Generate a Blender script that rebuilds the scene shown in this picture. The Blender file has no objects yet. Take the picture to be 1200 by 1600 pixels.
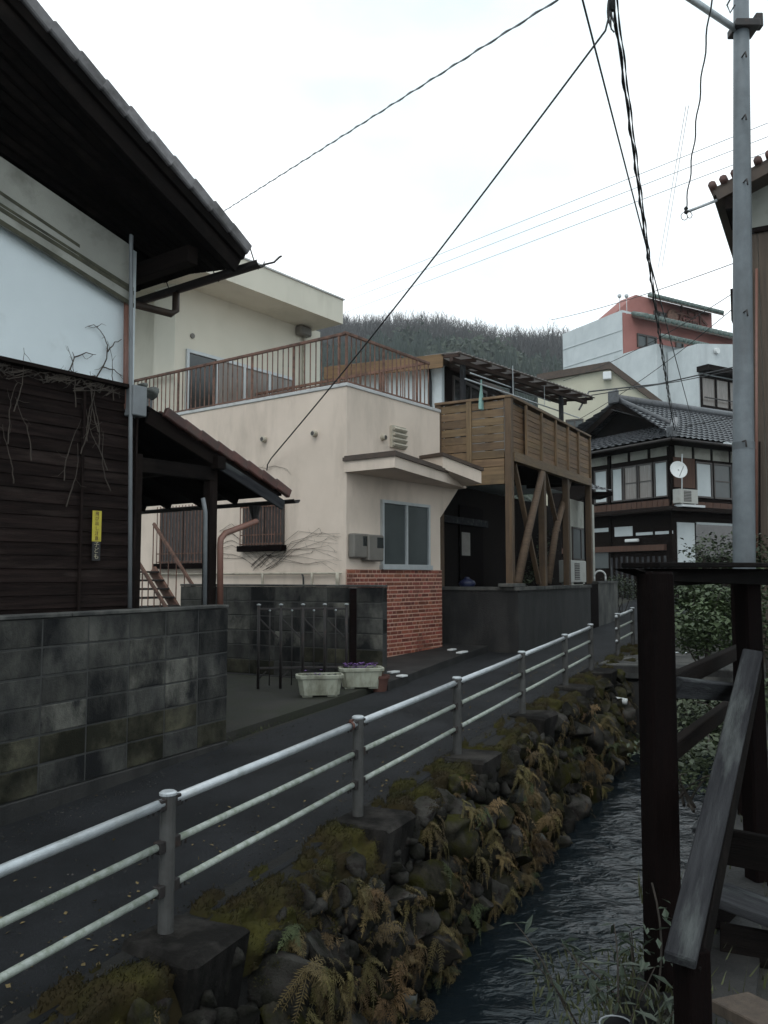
import bpy, bmesh, math, random
from mathutils import Vector as V, Matrix, noise as mnoise
R = random.Random(7)
rad = math.radians
scn = bpy.context.scene
col = scn.collection
# ---------------------------------------------------------------- camera
F_PX = 1300.0; PITCH = math.atan(100 / F_PX); CAM_H = 1.85
cam_d = bpy.data.cameras.new('camera'); cam = bpy.data.objects.new('camera', cam_d); col.objects.link(cam)
cam_d.sensor_fit = 'VERTICAL'; cam_d.sensor_height = 36.0; cam_d.lens = 36.0 * F_PX / 1600
cam_d.clip_start = 0.05; cam_d.clip_end = 4000
cam.location = (0, 0, CAM_H); cam.rotation_euler = (rad(90) + PITCH, 0, 0)
scn.camera = cam
# ---------------------------------------------------------------- sky: bright overcast
SUN_EL, SUN_AZ = rad(52), rad(205)          # azimuth clockwise from +Y
w = bpy.data.worlds.new('World'); scn.world = w; w.use_nodes = True
nt = w.node_tree; nt.nodes.clear()
out = nt.nodes.new('ShaderNodeOutputWorld'); bg = nt.nodes.new('ShaderNodeBackground')
sky = nt.nodes.new('ShaderNodeTexSky'); sky.sky_type = 'NISHITA'; sky.sun_disc = False
sky.sun_elevation = SUN_EL; sky.sun_rotation = SUN_AZ; sky.air_density = 1.2; sky.dust_density = 2.5
tc = nt.nodes.new('ShaderNodeTexCoord'); mp = nt.nodes.new('ShaderNodeMapping'); mp.inputs['Scale'].default_value = (1, 1, 2.2)
nz = nt.nodes.new('ShaderNodeTexNoise'); nz.inputs['Scale'].default_value = 1.6; nz.inputs['Detail'].default_value = 5; nz.inputs['Roughness'].default_value = 0.5
cr = nt.nodes.new('ShaderNodeValToRGB')
cr.color_ramp.elements[0].position = 0.40; cr.color_ramp.elements[0].color = (0.60, 0.73, 0.775, 1)
cr.color_ramp.elements[1].position = 0.66; cr.color_ramp.elements[1].color = (1.0, 1.03, 1.05, 1)
sc_ = nt.nodes.new('ShaderNodeVectorMath'); sc_.operation = 'SCALE'; sc_.inputs['Scale'].default_value = 15.0
mx = nt.nodes.new('ShaderNodeMix'); mx.data_type = 'RGBA'; mx.inputs[0].default_value = 0.93
L = nt.links.new
L(tc.outputs['Generated'], mp.inputs['Vector']); L(mp.outputs[0], nz.inputs['Vector']); L(nz.outputs['Fac'], cr.inputs['Fac'])
L(cr.outputs['Color'], sc_.inputs[0]); L(sky.outputs['Color'], mx.inputs[6]); L(sc_.outputs[0], mx.inputs[7])
L(mx.outputs[2], bg.inputs['Color']); bg.inputs['Strength'].default_value = 0.1; L(bg.outputs[0], out.inputs['Surface'])
# one very soft sun behind the cloud
sun_d = bpy.data.lights.new('sun', 'SUN'); sun_d.energy = 0.75; sun_d.angle = rad(35); sun_d.color = (1, 0.965, 0.92)
sun = bpy.data.objects.new('sun', sun_d); col.objects.link(sun); sun.location = (-6, -12, 25)
sd = V((math.sin(SUN_AZ) * math.cos(SUN_EL), math.cos(SUN_AZ) * math.cos(SUN_EL), math.sin(SUN_EL)))
sun.rotation_euler = (-sd).to_track_quat('-Z', 'Y').to_euler()
vs = scn.view_settings; vs.view_transform = 'Standard'; vs.look = 'None'; vs.exposure = 0.0; vs.gamma = 1.0
vs.use_curve_mapping = False
# ---------------------------------------------------------------- pixel -> ray (photo pixels, 1200 x 1600)
CP, SP = math.cos(PITCH), math.sin(PITCH)
def ray(x, y):
    dx = (x - 600) / F_PX; dy = (800 - y) / F_PX
    return V((dx, CP - dy * SP, SP + dy * CP))
CAM = V((0, 0, CAM_H))
def atY(x, y, Y):
    r = ray(x, y); return CAM + r * (Y / r.y)
def atZ(x, y, z):
    r = ray(x, y); return CAM + r * ((z - CAM_H) / r.z)
SLOPE = 0.0377
U = V((0.4472, 0.8944, 0)); Wv = V((-0.8944, 0.4472, 0)); Z = V((0, 0, 1))
def rz(s): return SLOPE * s
def onroad(x, y, dz=0.0):
    r = ray(x, y); t = (dz - CAM_H) / (r.z - SLOPE * (r.x * U.x + r.y * U.y)); return CAM + r * t
class Frame:
    def __init__(s, o, e1):
        s.o = V((o[0], o[1], 0)); s.e1 = V((e1[0], e1[1], 0)).normalized(); s.e2 = V((-s.e1.y, s.e1.x, 0))
    def P(s, a, b, z): return s.o + s.e1 * a + s.e2 * b + Z * z
RD = Frame((0, 0), (U.x, U.y))
def rd(s, w_, z): return RD.P(s, w_, rz(s) + z)        # z above the road plane
class Face:
    """vertical plane of a frame; axis 'a': runs along e1 at b=off, faces -e2; axis 'b': runs along e2 at a=off, faces -e1"""
    def __init__(s, fr, axis, off=0.0): s.f, s.ax, s.off = fr, axis, off
    def px(s, x, y, d=0.0):
        r = ray(x, y); e = s.f.e2 if s.ax == 'a' else s.f.e1; g = s.f.e1 if s.ax == 'a' else s.f.e2
        t = (s.off - d + s.f.o.dot(e)) / r.dot(e); p = CAM + r * t
        return (p - s.f.o).dot(g), p.z
    def pt(s, c, z, d=0.0):
        return s.f.P(c, s.off - d, z) if s.ax == 'a' else s.f.P(s.off - d, c, z)
    def at(s, x, y, d=0.0):
        c, z = s.px(x, y, d); return s.pt(c, z, d)
    @property
    def t(s): return s.f.e1 if s.ax == 'a' else s.f.e2
    @property
    def n(s): return -s.f.e2 if s.ax == 'a' else -s.f.e1
    def rect(s, x0, y0, x1, y1, d=0.0):
        """pixel corners -> (c0,c1,z0,z1); heights taken at the middle"""
        xm, ym = (x0 + x1) / 2, (y0 + y1) / 2
        c0 = s.px(x0, ym, d)[0]; c1 = s.px(x1, ym, d)[0]; za = s.px(xm, y0, d)[1]; zb = s.px(xm, y1, d)[1]
        return min(c0, c1), max(c0, c1), min(za, zb), max(za, zb)
# ---------------------------------------------------------------- materials
MATS = {}
def mat(name, c1, c2=None, scale=6.0, rough=0.8, bump=0.0, bscale=None, stain=None, sscale=1.2, samt=0.5, spos=0.5,
        stretch=(1, 1, 1), rand=0.0, metal=0.0, coat=0.0, sstretch=(1, 1, 1), spec=0.5, detail=6.0, hue=0.0, trans=0.0, swid=0.16, world=False):
    if name in MATS: return MATS[name]
    m = bpy.data.materials.new(name); m.use_nodes = True; MATS[name] = m
    n = m.node_tree.nodes; l = m.node_tree.links.new; p = n['Principled BSDF']
    t = n.new('ShaderNodeTexCoord'); vec = t.outputs['Object']
    info = n.new('ShaderNodeObjectInfo')
    add = n.new('ShaderNodeVectorMath'); add.operation = 'ADD'
    mul = n.new('ShaderNodeMath'); mul.operation = 'MULTIPLY'; mul.inputs[1].default_value = 37.0
    l(info.outputs['Random'], mul.inputs[0]); l(vec, add.inputs[0]); l(mul.outputs[0], add.inputs[1]); vec = add.outputs[0]
    if world: vec = n.new('ShaderNodeNewGeometry').outputs['Position']
    def noise(sc, st, det=detail, ro=0.6):
        q = n.new('ShaderNodeMapping'); q.inputs['Scale'].default_value = st; l(vec, q.inputs['Vector'])
        z = n.new('ShaderNodeTexNoise'); z.inputs['Scale'].default_value = sc; z.inputs['Detail'].default_value = det
        z.inputs['Roughness'].default_value = ro; l(q.outputs[0], z.inputs['Vector']); return z.outputs['Fac']
    c2 = c2 or tuple(v * 0.7 for v in c1)
    r = n.new('ShaderNodeValToRGB'); e = r.color_ramp.elements
    e[0].position = 0.34; e[0].color = (*c2, 1); e[1].position = 0.66; e[1].color = (*c1, 1)
    nf = noise(scale, stretch); l(nf, r.inputs['Fac']); c = r.outputs['Color']
    if stain:
        sr = n.new('ShaderNodeValToRGB'); e = sr.color_ramp.elements
        e[0].position = max(0, spos - swid / 2); e[0].color = (0, 0, 0, 1); e[1].position = min(1, spos + swid / 2); e[1].color = (samt,) * 3 + (1,)
        l(noise(sscale, sstretch, 7, 0.65), sr.inputs['Fac'])
        k = n.new('ShaderNodeMix'); k.data_type = 'RGBA'; l(sr.outputs['Color'], k.inputs[0]); l(c, k.inputs[6]); k.inputs[7].default_value = (*stain, 1); c = k.outputs[2]
    if rand or hue:
        h = n.new('ShaderNodeHueSaturation'); l(c, h.inputs['Color'])
        a = n.new('ShaderNodeMapRange'); a.inputs['To Min'].default_value = 1 - rand; a.inputs['To Max'].default_value = 1 + rand
        l(info.outputs['Random'], a.inputs['Value']); l(a.outputs[0], h.inputs['Value'])
        if hue:
            b = n.new('ShaderNodeMapRange'); b.inputs['To Min'].default_value = 0.5 - hue; b.inputs['To Max'].default_value = 0.5 + hue
            f = n.new('ShaderNodeMath'); f.operation = 'FRACT'; g = n.new('ShaderNodeMath'); g.operation = 'MULTIPLY'; g.inputs[1].default_value = 13.7
            l(info.outputs['Random'], g.inputs[0]); l(g.outputs[0], f.inputs[0]); l(f.outputs[0], b.inputs['Value']); l(b.outputs[0], h.inputs['Hue'])
        c = h.outputs['Color']
    l(c, p.inputs['Base Color'])
    rm = n.new('ShaderNodeMapRange'); rm.inputs['To Min'].default_value = max(0.02, rough - 0.1); rm.inputs['To Max'].default_value = min(1, rough + 0.1)
    l(nf, rm.inputs['Value']); l(rm.outputs[0], p.inputs['Roughness'])
    p.inputs['Metallic'].default_value = metal; p.inputs['Specular IOR Level'].default_value = spec
    p.inputs['Coat Weight'].default_value = coat; p.inputs['Transmission Weight'].default_value = trans
    if bump:
        b = n.new('ShaderNodeBump'); b.inputs['Strength'].default_value = min(1, bump); b.inputs['Distance'].default_value = 0.012
        l(noise(bscale or scale * 5, stretch, 8, 0.7), b.inputs['Height']); l(b.outputs[0], p.inputs['Normal'])
    return m
M = {}
M['asphalt'] = mat('asphalt', (0.046, 0.048, 0.053), (0.013, 0.014, 0.016), 150, 0.62, 1.0, 320, stain=(0.012, 0.013, 0.014), sscale=1.1, samt=0.7, spos=0.50, swid=0.2, detail=2.5, spec=0.12)
M['dirt'] = mat('dirt', (0.034, 0.031, 0.025), (0.018, 0.017, 0.014), 4, 0.85, 0.8, 60, stain=(0.017, 0.020, 0.008), sscale=1.6, samt=0.8, spos=0.52)
M['block'] = mat('concrete_block', (0.110, 0.108, 0.096), (0.056, 0.056, 0.053), 3.5, 0.92, 0.9, 60, stain=(0.011, 0.0115, 0.013), sscale=1.9, samt=0.92, spos=0.50, rand=0.22, sstretch=(1, 1, 0.55), world=True, swid=0.22, spec=0.08)
M['block_light'] = mat('pale_block', (0.155, 0.150, 0.130), (0.085, 0.084, 0.075), 4, 0.92, 0.9, 60, stain=(0.014, 0.0145, 0.016), sscale=3.0, samt=0.95, spos=0.50, rand=0.25, sstretch=(1, 1, 0.6), swid=0.20, world=True, spec=0.08)
M['block_moss'] = mat('mossy_block', (0.100, 0.094, 0.066), (0.050, 0.048, 0.037), 5, 0.92, 0.7, 90, stain=(0.015, 0.015, 0.011), sscale=2.6, samt=0.9, spos=0.47, rand=0.25, world=True, swid=0.24, spec=0.08)
M['mortar'] = mat('mortar', (0.05, 0.05, 0.048), (0.028, 0.028, 0.027), 6, 0.95, 0.5, 80)
M['concrete'] = mat('concrete', (0.115, 0.112, 0.102), (0.06, 0.06, 0.056), 3, 0.9, 0.7, 70, stain=(0.020, 0.021, 0.021), sscale=2.2, samt=0.85, spos=0.5, sstretch=(1, 1, 0.35))
M['concrete_wet'] = mat('wet_concrete', (0.030, 0.028, 0.026), (0.014, 0.0135, 0.0135), 3, 0.75, 0.8, 50, stain=(0.006, 0.006, 0.006), sscale=3.2, samt=0.9, spos=0.5, sstretch=(1, 1, 0.3))
M['footing'] = mat('old_footing_concrete', (0.050, 0.046, 0.042), (0.020, 0.0185, 0.018), 4, 0.9, 1.0, 30, stain=(0.009, 0.0085, 0.008), sscale=3.0, samt=0.9, spos=0.47, sstretch=(1, 1, 0.35), spec=0.08)
M['cream'] = mat('cream_render', (0.71, 0.60, 0.51), (0.63, 0.53, 0.445), 1.3, 0.88, 0.35, 160, stain=(0.36, 0.30, 0.245), sscale=1.1, samt=0.42, spos=0.57, sstretch=(1, 1, 0.3))
M['cream_soffit'] = mat('soffit_paint', (0.50, 0.455, 0.38), (0.40, 0.36, 0.30), 1.5, 0.85, 0.2, 60, stain=(0.17, 0.15, 0.12), sscale=1.6, samt=0.6, spos=0.6)
M['cream_upper'] = mat('cream_paint', (0.64, 0.605, 0.515), (0.58, 0.55, 0.465), 1.0, 0.85, 0.25, 120, stain=(0.36, 0.34, 0.27), sscale=1.1, samt=0.4, spos=0.6, sstretch=(1, 1, 0.25))
M['coping'] = mat('coping_metal', (0.55, 0.56, 0.56), (0.42, 0.42, 0.42), 3, 0.45, 0.1, 40, stain=(0.2, 0.19, 0.17), sscale=3, samt=0.5, spos=0.6)
M['trim_brown'] = mat('brown_trim', (0.075, 0.050, 0.036), (0.045, 0.030, 0.022), 6, 0.6, 0.3, 40)
M['rust'] = mat('rusty_red_paint', (0.205, 0.105, 0.074), (0.125, 0.068, 0.05), 14, 0.75, 0.5, 90, stain=(0.055, 0.030, 0.022), sscale=8, samt=0.8, spos=0.55, rand=0.2)
M['brick'] = mat('brick_tile', (0.25, 0.070, 0.042), (0.17, 0.047, 0.030), 30, 0.55, 0.4, 90, rand=0.42, hue=0.008)
M['brick_joint'] = mat('tile_joint', (0.62, 0.40, 0.31), (0.52, 0.32, 0.25), 6, 0.9, 0.3, 60, stain=(0.06, 0.032, 0.024), sscale=1.3, samt=0.8, spos=0.58)
M['alu'] = mat('aluminium', (0.52, 0.54, 0.55), (0.44, 0.46, 0.47), 5, 0.42, 0.0, metal=0.3)
M['alu_dark'] = mat('bronze_aluminium', (0.055, 0.045, 0.040), (0.04, 0.033, 0.03), 5, 0.5)
M['glass'] = mat('dark_glass', (0.022, 0.025, 0.026), (0.015, 0.017, 0.018), 2, 0.16, spec=0.75)
M['glass_brown'] = mat('brown_curtained_glass', (0.045, 0.028, 0.024), (0.022, 0.015, 0.014), 5, 0.3, stretch=(7, 7, 0.3), spec=0.4)
M['glass_frost'] = mat('frosted_glass', (0.060, 0.070, 0.071), (0.042, 0.050, 0.052), 1.5, 0.32, spec=0.5)
M['glass_curtain'] = mat('curtained_glass', (0.20, 0.175, 0.155), (0.14, 0.122, 0.11), 4, 0.25, stretch=(6, 6, 0.3), spec=0.6)
M['plaster_white'] = mat('white_plaster', (0.68, 0.74, 0.765), (0.61, 0.67, 0.695), 1.1, 0.9, 0.3, 70, stain=(0.36, 0.39, 0.38), sscale=1.2, samt=0.45, spos=0.6)
M['plaster_grey'] = mat('grey_plaster', (0.36, 0.36, 0.32), (0.29, 0.29, 0.26), 1.5, 0.9, 0.35, 70, stain=(0.14, 0.14, 0.115), sscale=2, samt=0.6, spos=0.58)
M['wood_black'] = mat('charred_board', (0.0095, 0.0075, 0.007), (0.0045, 0.004, 0.0038), 3, 0.9, 0.8, 24, spec=0.05, stretch=(0.6, 9, 9), stain=(0.019, 0.015, 0.013), sscale=3, samt=0.6, spos=0.6, rand=0.35)
M['siding'] = mat('old_brown_siding', (0.024, 0.0165, 0.015), (0.010, 0.0075, 0.007), 4, 0.9, 0.9, 26, spec=0.05, stretch=(0.5, 8, 8), stain=(0.045, 0.034, 0.03), sscale=2.4, samt=0.55, spos=0.6, sstretch=(.6, 4, 4), rand=0.3)
M['wood_dark'] = mat('dark_timber', (0.015, 0.0105, 0.009), (0.007, 0.005, 0.0045), 3, 0.85, 0.7, 22, spec=0.08, stretch=(0.6, 9, 9), rand=0.3)
M['wood_red'] = mat('dark_red_timber', (0.0080, 0.0045, 0.0042), (0.0040, 0.0026, 0.0026), 3, 0.85, 0.8, 22, spec=0.05, stretch=(0.6, 9, 9), stain=(0.016, 0.012, 0.011), sscale=6, samt=0.5, spos=0.66, rand=0.2)
M['wood_grey'] = mat('weathered_timber', (0.050, 0.051, 0.055), (0.018, 0.018, 0.021), 3, 0.9, 0.9, 22, spec=0.12, stretch=(0.7, 10, 10), stain=(0.115, 0.125, 0.122), sscale=3.2, samt=0.75, spos=0.60, sstretch=(0.5, 3, 3), rand=0.1)
M['deckwood'] = mat('deck_timber', (0.205, 0.135, 0.072), (0.125, 0.080, 0.043), 3, 0.72, 0.6, 20, stretch=(0.5, 8, 8), stain=(0.05, 0.032, 0.024), sscale=2, samt=0.5, spos=0.58, rand=0.22, hue=0.006)
M['deckwood2'] = mat('deck_timber_warm', (0.215, 0.130, 0.066), (0.135, 0.080, 0.040), 3, 0.72, 0.6, 20, stretch=(0.5, 8, 8), stain=(0.07, 0.042, 0.028), sscale=2, samt=0.5, spos=0.58, rand=0.25, hue=0.008)
M['wood_brown'] = mat('brown_rafter', (0.055, 0.032, 0.024), (0.03, 0.018, 0.014), 3, 0.8, 0.5, 22, stretch=(0.6, 9, 9), rand=0.2)
M['deckpost'] = mat('deck_post_timber', (0.125, 0.080, 0.045), (0.075, 0.047, 0.028), 3, 0.75, 0.6, 20, stretch=(0.5, 8, 8), stain=(0.04, 0.027, 0.02), sscale=2, samt=0.5, spos=0.58, rand=0.2)
M['log'] = mat('peeled_log', (0.15, 0.10, 0.064), (0.09, 0.058, 0.038), 3, 0.8, 0.6, 20, stretch=(0.5, 8, 8), rand=0.15)
M['tile_grey'] = mat('smoked_tile', (0.075, 0.078, 0.086), (0.042, 0.044, 0.050), 9, 0.42, 0.4, 60, stain=(0.026, 0.027, 0.026), sscale=4, samt=0.6, spos=0.58, rand=0.25)
M['tile_old'] = mat('weathered_tile', (0.20, 0.19, 0.195), (0.12, 0.112, 0.115), 9, 0.7, 0.5, 60, stain=(0.05, 0.042, 0.038), sscale=6, samt=0.6, spos=0.55, rand=0.25)
M['tile_red'] = mat('red_brown_tile', (0.105, 0.042, 0.033), (0.060, 0.026, 0.022), 9, 0.55, 0.5, 60, stain=(0.045, 0.036, 0.028), sscale=5, samt=0.6, spos=0.56, rand=0.3)
M['tile_green'] = mat('green_glazed_tile', (0.085, 0.125, 0.110), (0.045, 0.070, 0.062), 6, 0.35, 0.2, 40, stain=(0.20, 0.215, 0.19), sscale=4, samt=0.7, spos=0.6)
M['galv'] = mat('galvanised_steel', (0.50, 0.53, 0.55), (0.40, 0.43, 0.45), 14, 0.38, 0.15, 60, metal=0.35, stain=(0.28, 0.30, 0.28), sscale=6, samt=0.5, spos=0.6)
M['galv_green'] = mat('lichened_rail', (0.42, 0.45, 0.42), (0.28, 0.31, 0.27), 22, 0.6, 0.3, 80, metal=0.15, stain=(0.17, 0.20, 0.14), sscale=18, samt=0.7, spos=0.55)
M['post_grey'] = mat('rail_post_steel', (0.085, 0.084, 0.081), (0.052, 0.051, 0.050), 8, 0.6, 0.2, 60, metal=0.2, stain=(0.045, 0.042, 0.038), sscale=5, samt=0.6, spos=0.55)
M['pole'] = mat('utility_pole', (0.135, 0.155, 0.17), (0.095, 0.11, 0.122), 5, 0.55, 0.2, 50, stain=(0.065, 0.07, 0.075), sscale=2, samt=0.5, spos=0.55, sstretch=(1, 1, 0.3))
M['iron'] = mat('dark_iron', (0.022, 0.017, 0.016), (0.012, 0.010, 0.010), 12, 0.6, 0.4, 60, stain=(0.06, 0.03, 0.02), sscale=8, samt=0.5, spos=0.62)
M['black'] = mat('black_rubber', (0.012, 0.012, 0.013), (0.008, 0.008, 0.009), 8, 0.6)
M['pvc_pink'] = mat('pink_brown_pvc', (0.235, 0.115, 0.085), (0.18, 0.085, 0.065), 5, 0.5, 0.1, 40, stain=(0.09, 0.055, 0.045), sscale=5, samt=0.5, spos=0.6)
M['pvc_grey'] = mat('grey_pvc', (0.20, 0.215, 0.225), (0.15, 0.16, 0.17), 5, 0.5)
M['pvc_cream'] = mat('cream_pvc', (0.46, 0.42, 0.34), (0.36, 0.33, 0.27), 5, 0.55, stain=(0.16, 0.14, 0.10), sscale=6, samt=0.6, spos=0.58)
M['white_paint'] = mat('white_paint', (0.68, 0.70, 0.70), (0.60, 0.62, 0.62), 4, 0.5)
M['meter'] = mat('meter_box_grey', (0.165, 0.152, 0.135), (0.13, 0.12, 0.105), 4, 0.55)
M['planter'] = mat('planter_plastic', (0.40, 0.41, 0.335), (0.29, 0.295, 0.23), 5, 0.55, 0.1, 40, stain=(0.10, 0.095, 0.06), sscale=5, samt=0.7, spos=0.54, sstretch=(1, 1, 0.4))
M['terracotta'] = mat('terracotta', (0.115, 0.048, 0.034), (0.08, 0.034, 0.026), 5, 0.8, 0.3, 50)
M['soil'] = mat('soil', (0.020, 0.015, 0.011), (0.010, 0.008, 0.006), 20, 0.95, 0.9, 60)
M['yellow'] = mat('yellow_sign', (0.50, 0.42, 0.035), (0.42, 0.35, 0.03), 20, 0.5, stain=(0.22, 0.17, 0.03), sscale=12, samt=0.5, spos=0.6)
M['sign_dark'] = mat('sign_print', (0.10, 0.045, 0.02), (0.07, 0.03, 0.015), 20, 0.6)
M['sign_pale'] = mat('sign_pale_print', (0.40, 0.36, 0.25), (0.26, 0.23, 0.15), 30, 0.6)
M['siding_white'] = mat('white_siding', (0.52, 0.555, 0.565), (0.45, 0.485, 0.50), 1, 0.6, 0.1, 30, stain=(0.34, 0.37, 0.38), sscale=0.6, samt=0.5, spos=0.58, sstretch=(1, 1, 0.3))
M['pink'] = mat('salmon_render', (0.31, 0.13, 0.112), (0.26, 0.105, 0.09), 1, 0.8, 0.1, 30, stain=(0.2, 0.075, 0.062), sscale=0.5, samt=0.5, spos=0.58)
M['hotel_cream'] = mat('gable_cream', (0.50, 0.48, 0.38), (0.45, 0.43, 0.34), 1, 0.8, 0.1, 30)
M['moss'] = mat('moss', (0.050, 0.046, 0.011), (0.016, 0.0155, 0.006), 3.2, 0.95, 0.5, 90, rand=0.0, stain=(0.026, 0.018, 0.009), sscale=2.2, samt=0.8, spos=0.50, spec=0.15)
M['stone'] = mat('river_stone', (0.088, 0.086, 0.078), (0.024, 0.0195, 0.018), 14, 0.9, 1.0, 70, stain=(0.012, 0.012, 0.008), sscale=7, samt=0.9, spos=0.50, rand=0.55, spec=0.12, world=True)
M['stone_moss'] = mat('mossy_stone', (0.046, 0.042, 0.032), (0.015, 0.0145, 0.012), 14, 0.95, 1.0, 70, stain=(0.030, 0.030, 0.006), sscale=6, samt=0.85, spos=0.52, rand=0.45, spec=0.06, world=True)
M['earth'] = mat('wall_earth', (0.010, 0.009, 0.007), (0.005, 0.0045, 0.004), 8, 0.95, 0.9, 50)
M['fern_brown'] = mat('withered_fern', (0.150, 0.100, 0.040), (0.080, 0.050, 0.020), 3, 0.8, rand=0.45, hue=0.012)
M['fern_olive'] = mat('olive_fern', (0.160, 0.122, 0.044), (0.086, 0.066, 0.025), 3, 0.8, rand=0.35, hue=0.02)
M['fern_green'] = mat('green_fern', (0.065, 0.085, 0.030), (0.034, 0.048, 0.018), 3, 0.75, rand=0.3, hue=0.015)
M['creeper'] = mat('dry_creeper', (0.135, 0.100, 0.034), (0.045, 0.040, 0.016), 3.5, 0.85, stain=(0.105, 0.050, 0.022), sscale=1.8, samt=0.8, spos=0.55)
M['leaf'] = mat('shrub_leaf', (0.046, 0.068, 0.025), (0.026, 0.040, 0.016), 2, 0.55, rand=0.2)
M['leaf_pale'] = mat('pale_leaf', (0.052, 0.068, 0.028), (0.028, 0.040, 0.017), 2, 0.55, rand=0.2)
M['leaf_bamboo'] = mat('bamboo_leaf', (0.048, 0.066, 0.044), (0.024, 0.035, 0.023), 2, 0.5, rand=0.2)
M['grass'] = mat('grass', (0.060, 0.068, 0.022), (0.032, 0.036, 0.014), 2, 0.7, rand=0.2)
M['bark'] = mat('bark', (0.045, 0.036, 0.028), (0.022, 0.018, 0.015), 8, 0.9, 0.6, 40)
M['vine'] = mat('bare_vine', (0.070, 0.056, 0.044), (0.040, 0.032, 0.026), 9, 0.9)
M['conifer'] = mat('conifer_needles', (0.020, 0.032, 0.022), (0.010, 0.018, 0.013), 0.08, 0.9)
M['broadleaf'] = mat('evergreen_foliage', (0.034, 0.046, 0.026), (0.018, 0.026, 0.016), 0.08, 0.9)
M['bare_tree'] = mat('bare_twigs', (0.125, 0.118, 0.116), (0.080, 0.074, 0.072), 0.1, 0.9)
M['hill'] = mat('forest_floor', (0.040, 0.036, 0.028), (0.022, 0.022, 0.018), 0.03, 0.95)
M['cloth'] = mat('teal_cloth', (0.16, 0.34, 0.31), (0.30, 0.42, 0.38), 25, 0.9, stretch=(1, 1, 4))
M['poly'] = mat('pale_corrugated_sheet', (0.62, 0.58, 0.56), (0.52, 0.48, 0.46), 3, 0.6, trans=0.55)
M['blue'] = mat('blue_plastic', (0.008, 0.013, 0.05), (0.005, 0.009, 0.035), 6, 0.5)
M['paper'] = mat('notice_paper', (0.30, 0.28, 0.25), (0.24, 0.22, 0.2), 6, 0.8)
M['violet'] = mat('violet_petal', (0.22, 0.11, 0.32), (0.15, 0.07, 0.24), 6, 0.7)
M['ac'] = mat('ac_casing', (0.42, 0.42, 0.39), (0.34, 0.34, 0.32), 4, 0.55, stain=(0.2, 0.19, 0.16), sscale=4, samt=0.5, spos=0.6)
M['shoji'] = mat('shoji_paper', (0.52, 0.56, 0.57), (0.45, 0.49, 0.50), 2, 0.8)
M['boards_brown'] = mat('brown_boards', (0.095, 0.045, 0.028), (0.05, 0.025, 0.017), 3, 0.8, 0.5, 20, stretch=(9, 9, 0.6))
M['boards_tan'] = mat('tan_boards', (0.095, 0.070, 0.052), (0.055, 0.040, 0.030), 2, 0.8, 0.5, 20, stretch=(9, 9, 0.5), rand=0.2)
# water: dark, rippled, glossy
def water_mat():
    m = bpy.data.materials.new('stream_water'); m.use_nodes = True; n = m.node_tree.nodes; l = m.node_tree.links.new; p = n['Principled BSDF']
    p.inputs['Base Color'].default_value = (0.007, 0.011, 0.014, 1); p.inputs['Roughness'].default_value = 0.09; p.inputs['IOR'].default_value = 1.33
    t = n.new('ShaderNodeTexCoord'); q = n.new('ShaderNodeMapping'); q.inputs['Rotation'].default_value = (0, 0, rad(26.6)); q.inputs['Scale'].default_value = (1.0, 1.9, 1)
    l(t.outputs['Object'], q.inputs['Vector'])
    a = n.new('ShaderNodeTexNoise'); a.inputs['Scale'].default_value = 4.5; a.inputs['Detail'].default_value = 4; a.inputs['Distortion'].default_value = 0.8; l(q.outputs[0], a.inputs['Vector'])
    b = n.new('ShaderNodeTexNoise'); b.inputs['Scale'].default_value = 24; b.inputs['Detail'].default_value = 3; l(q.outputs[0], b.inputs['Vector'])
    ad = n.new('ShaderNodeMath'); ad.operation = 'MULTIPLY_ADD'; ad.inputs[1].default_value = 0.14; l(b.outputs['Fac'], ad.inputs[0]); l(a.outputs['Fac'], ad.inputs[2])
    bp = n.new('ShaderNodeBump'); bp.inputs['Strength'].default_value = 0.7; bp.inputs['Distance'].default_value = 0.024; l(ad.outputs[0], bp.inputs['Height']); l(bp.outputs[0], p.inputs['Normal'])
    return m
M['water'] = water_mat()
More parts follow.
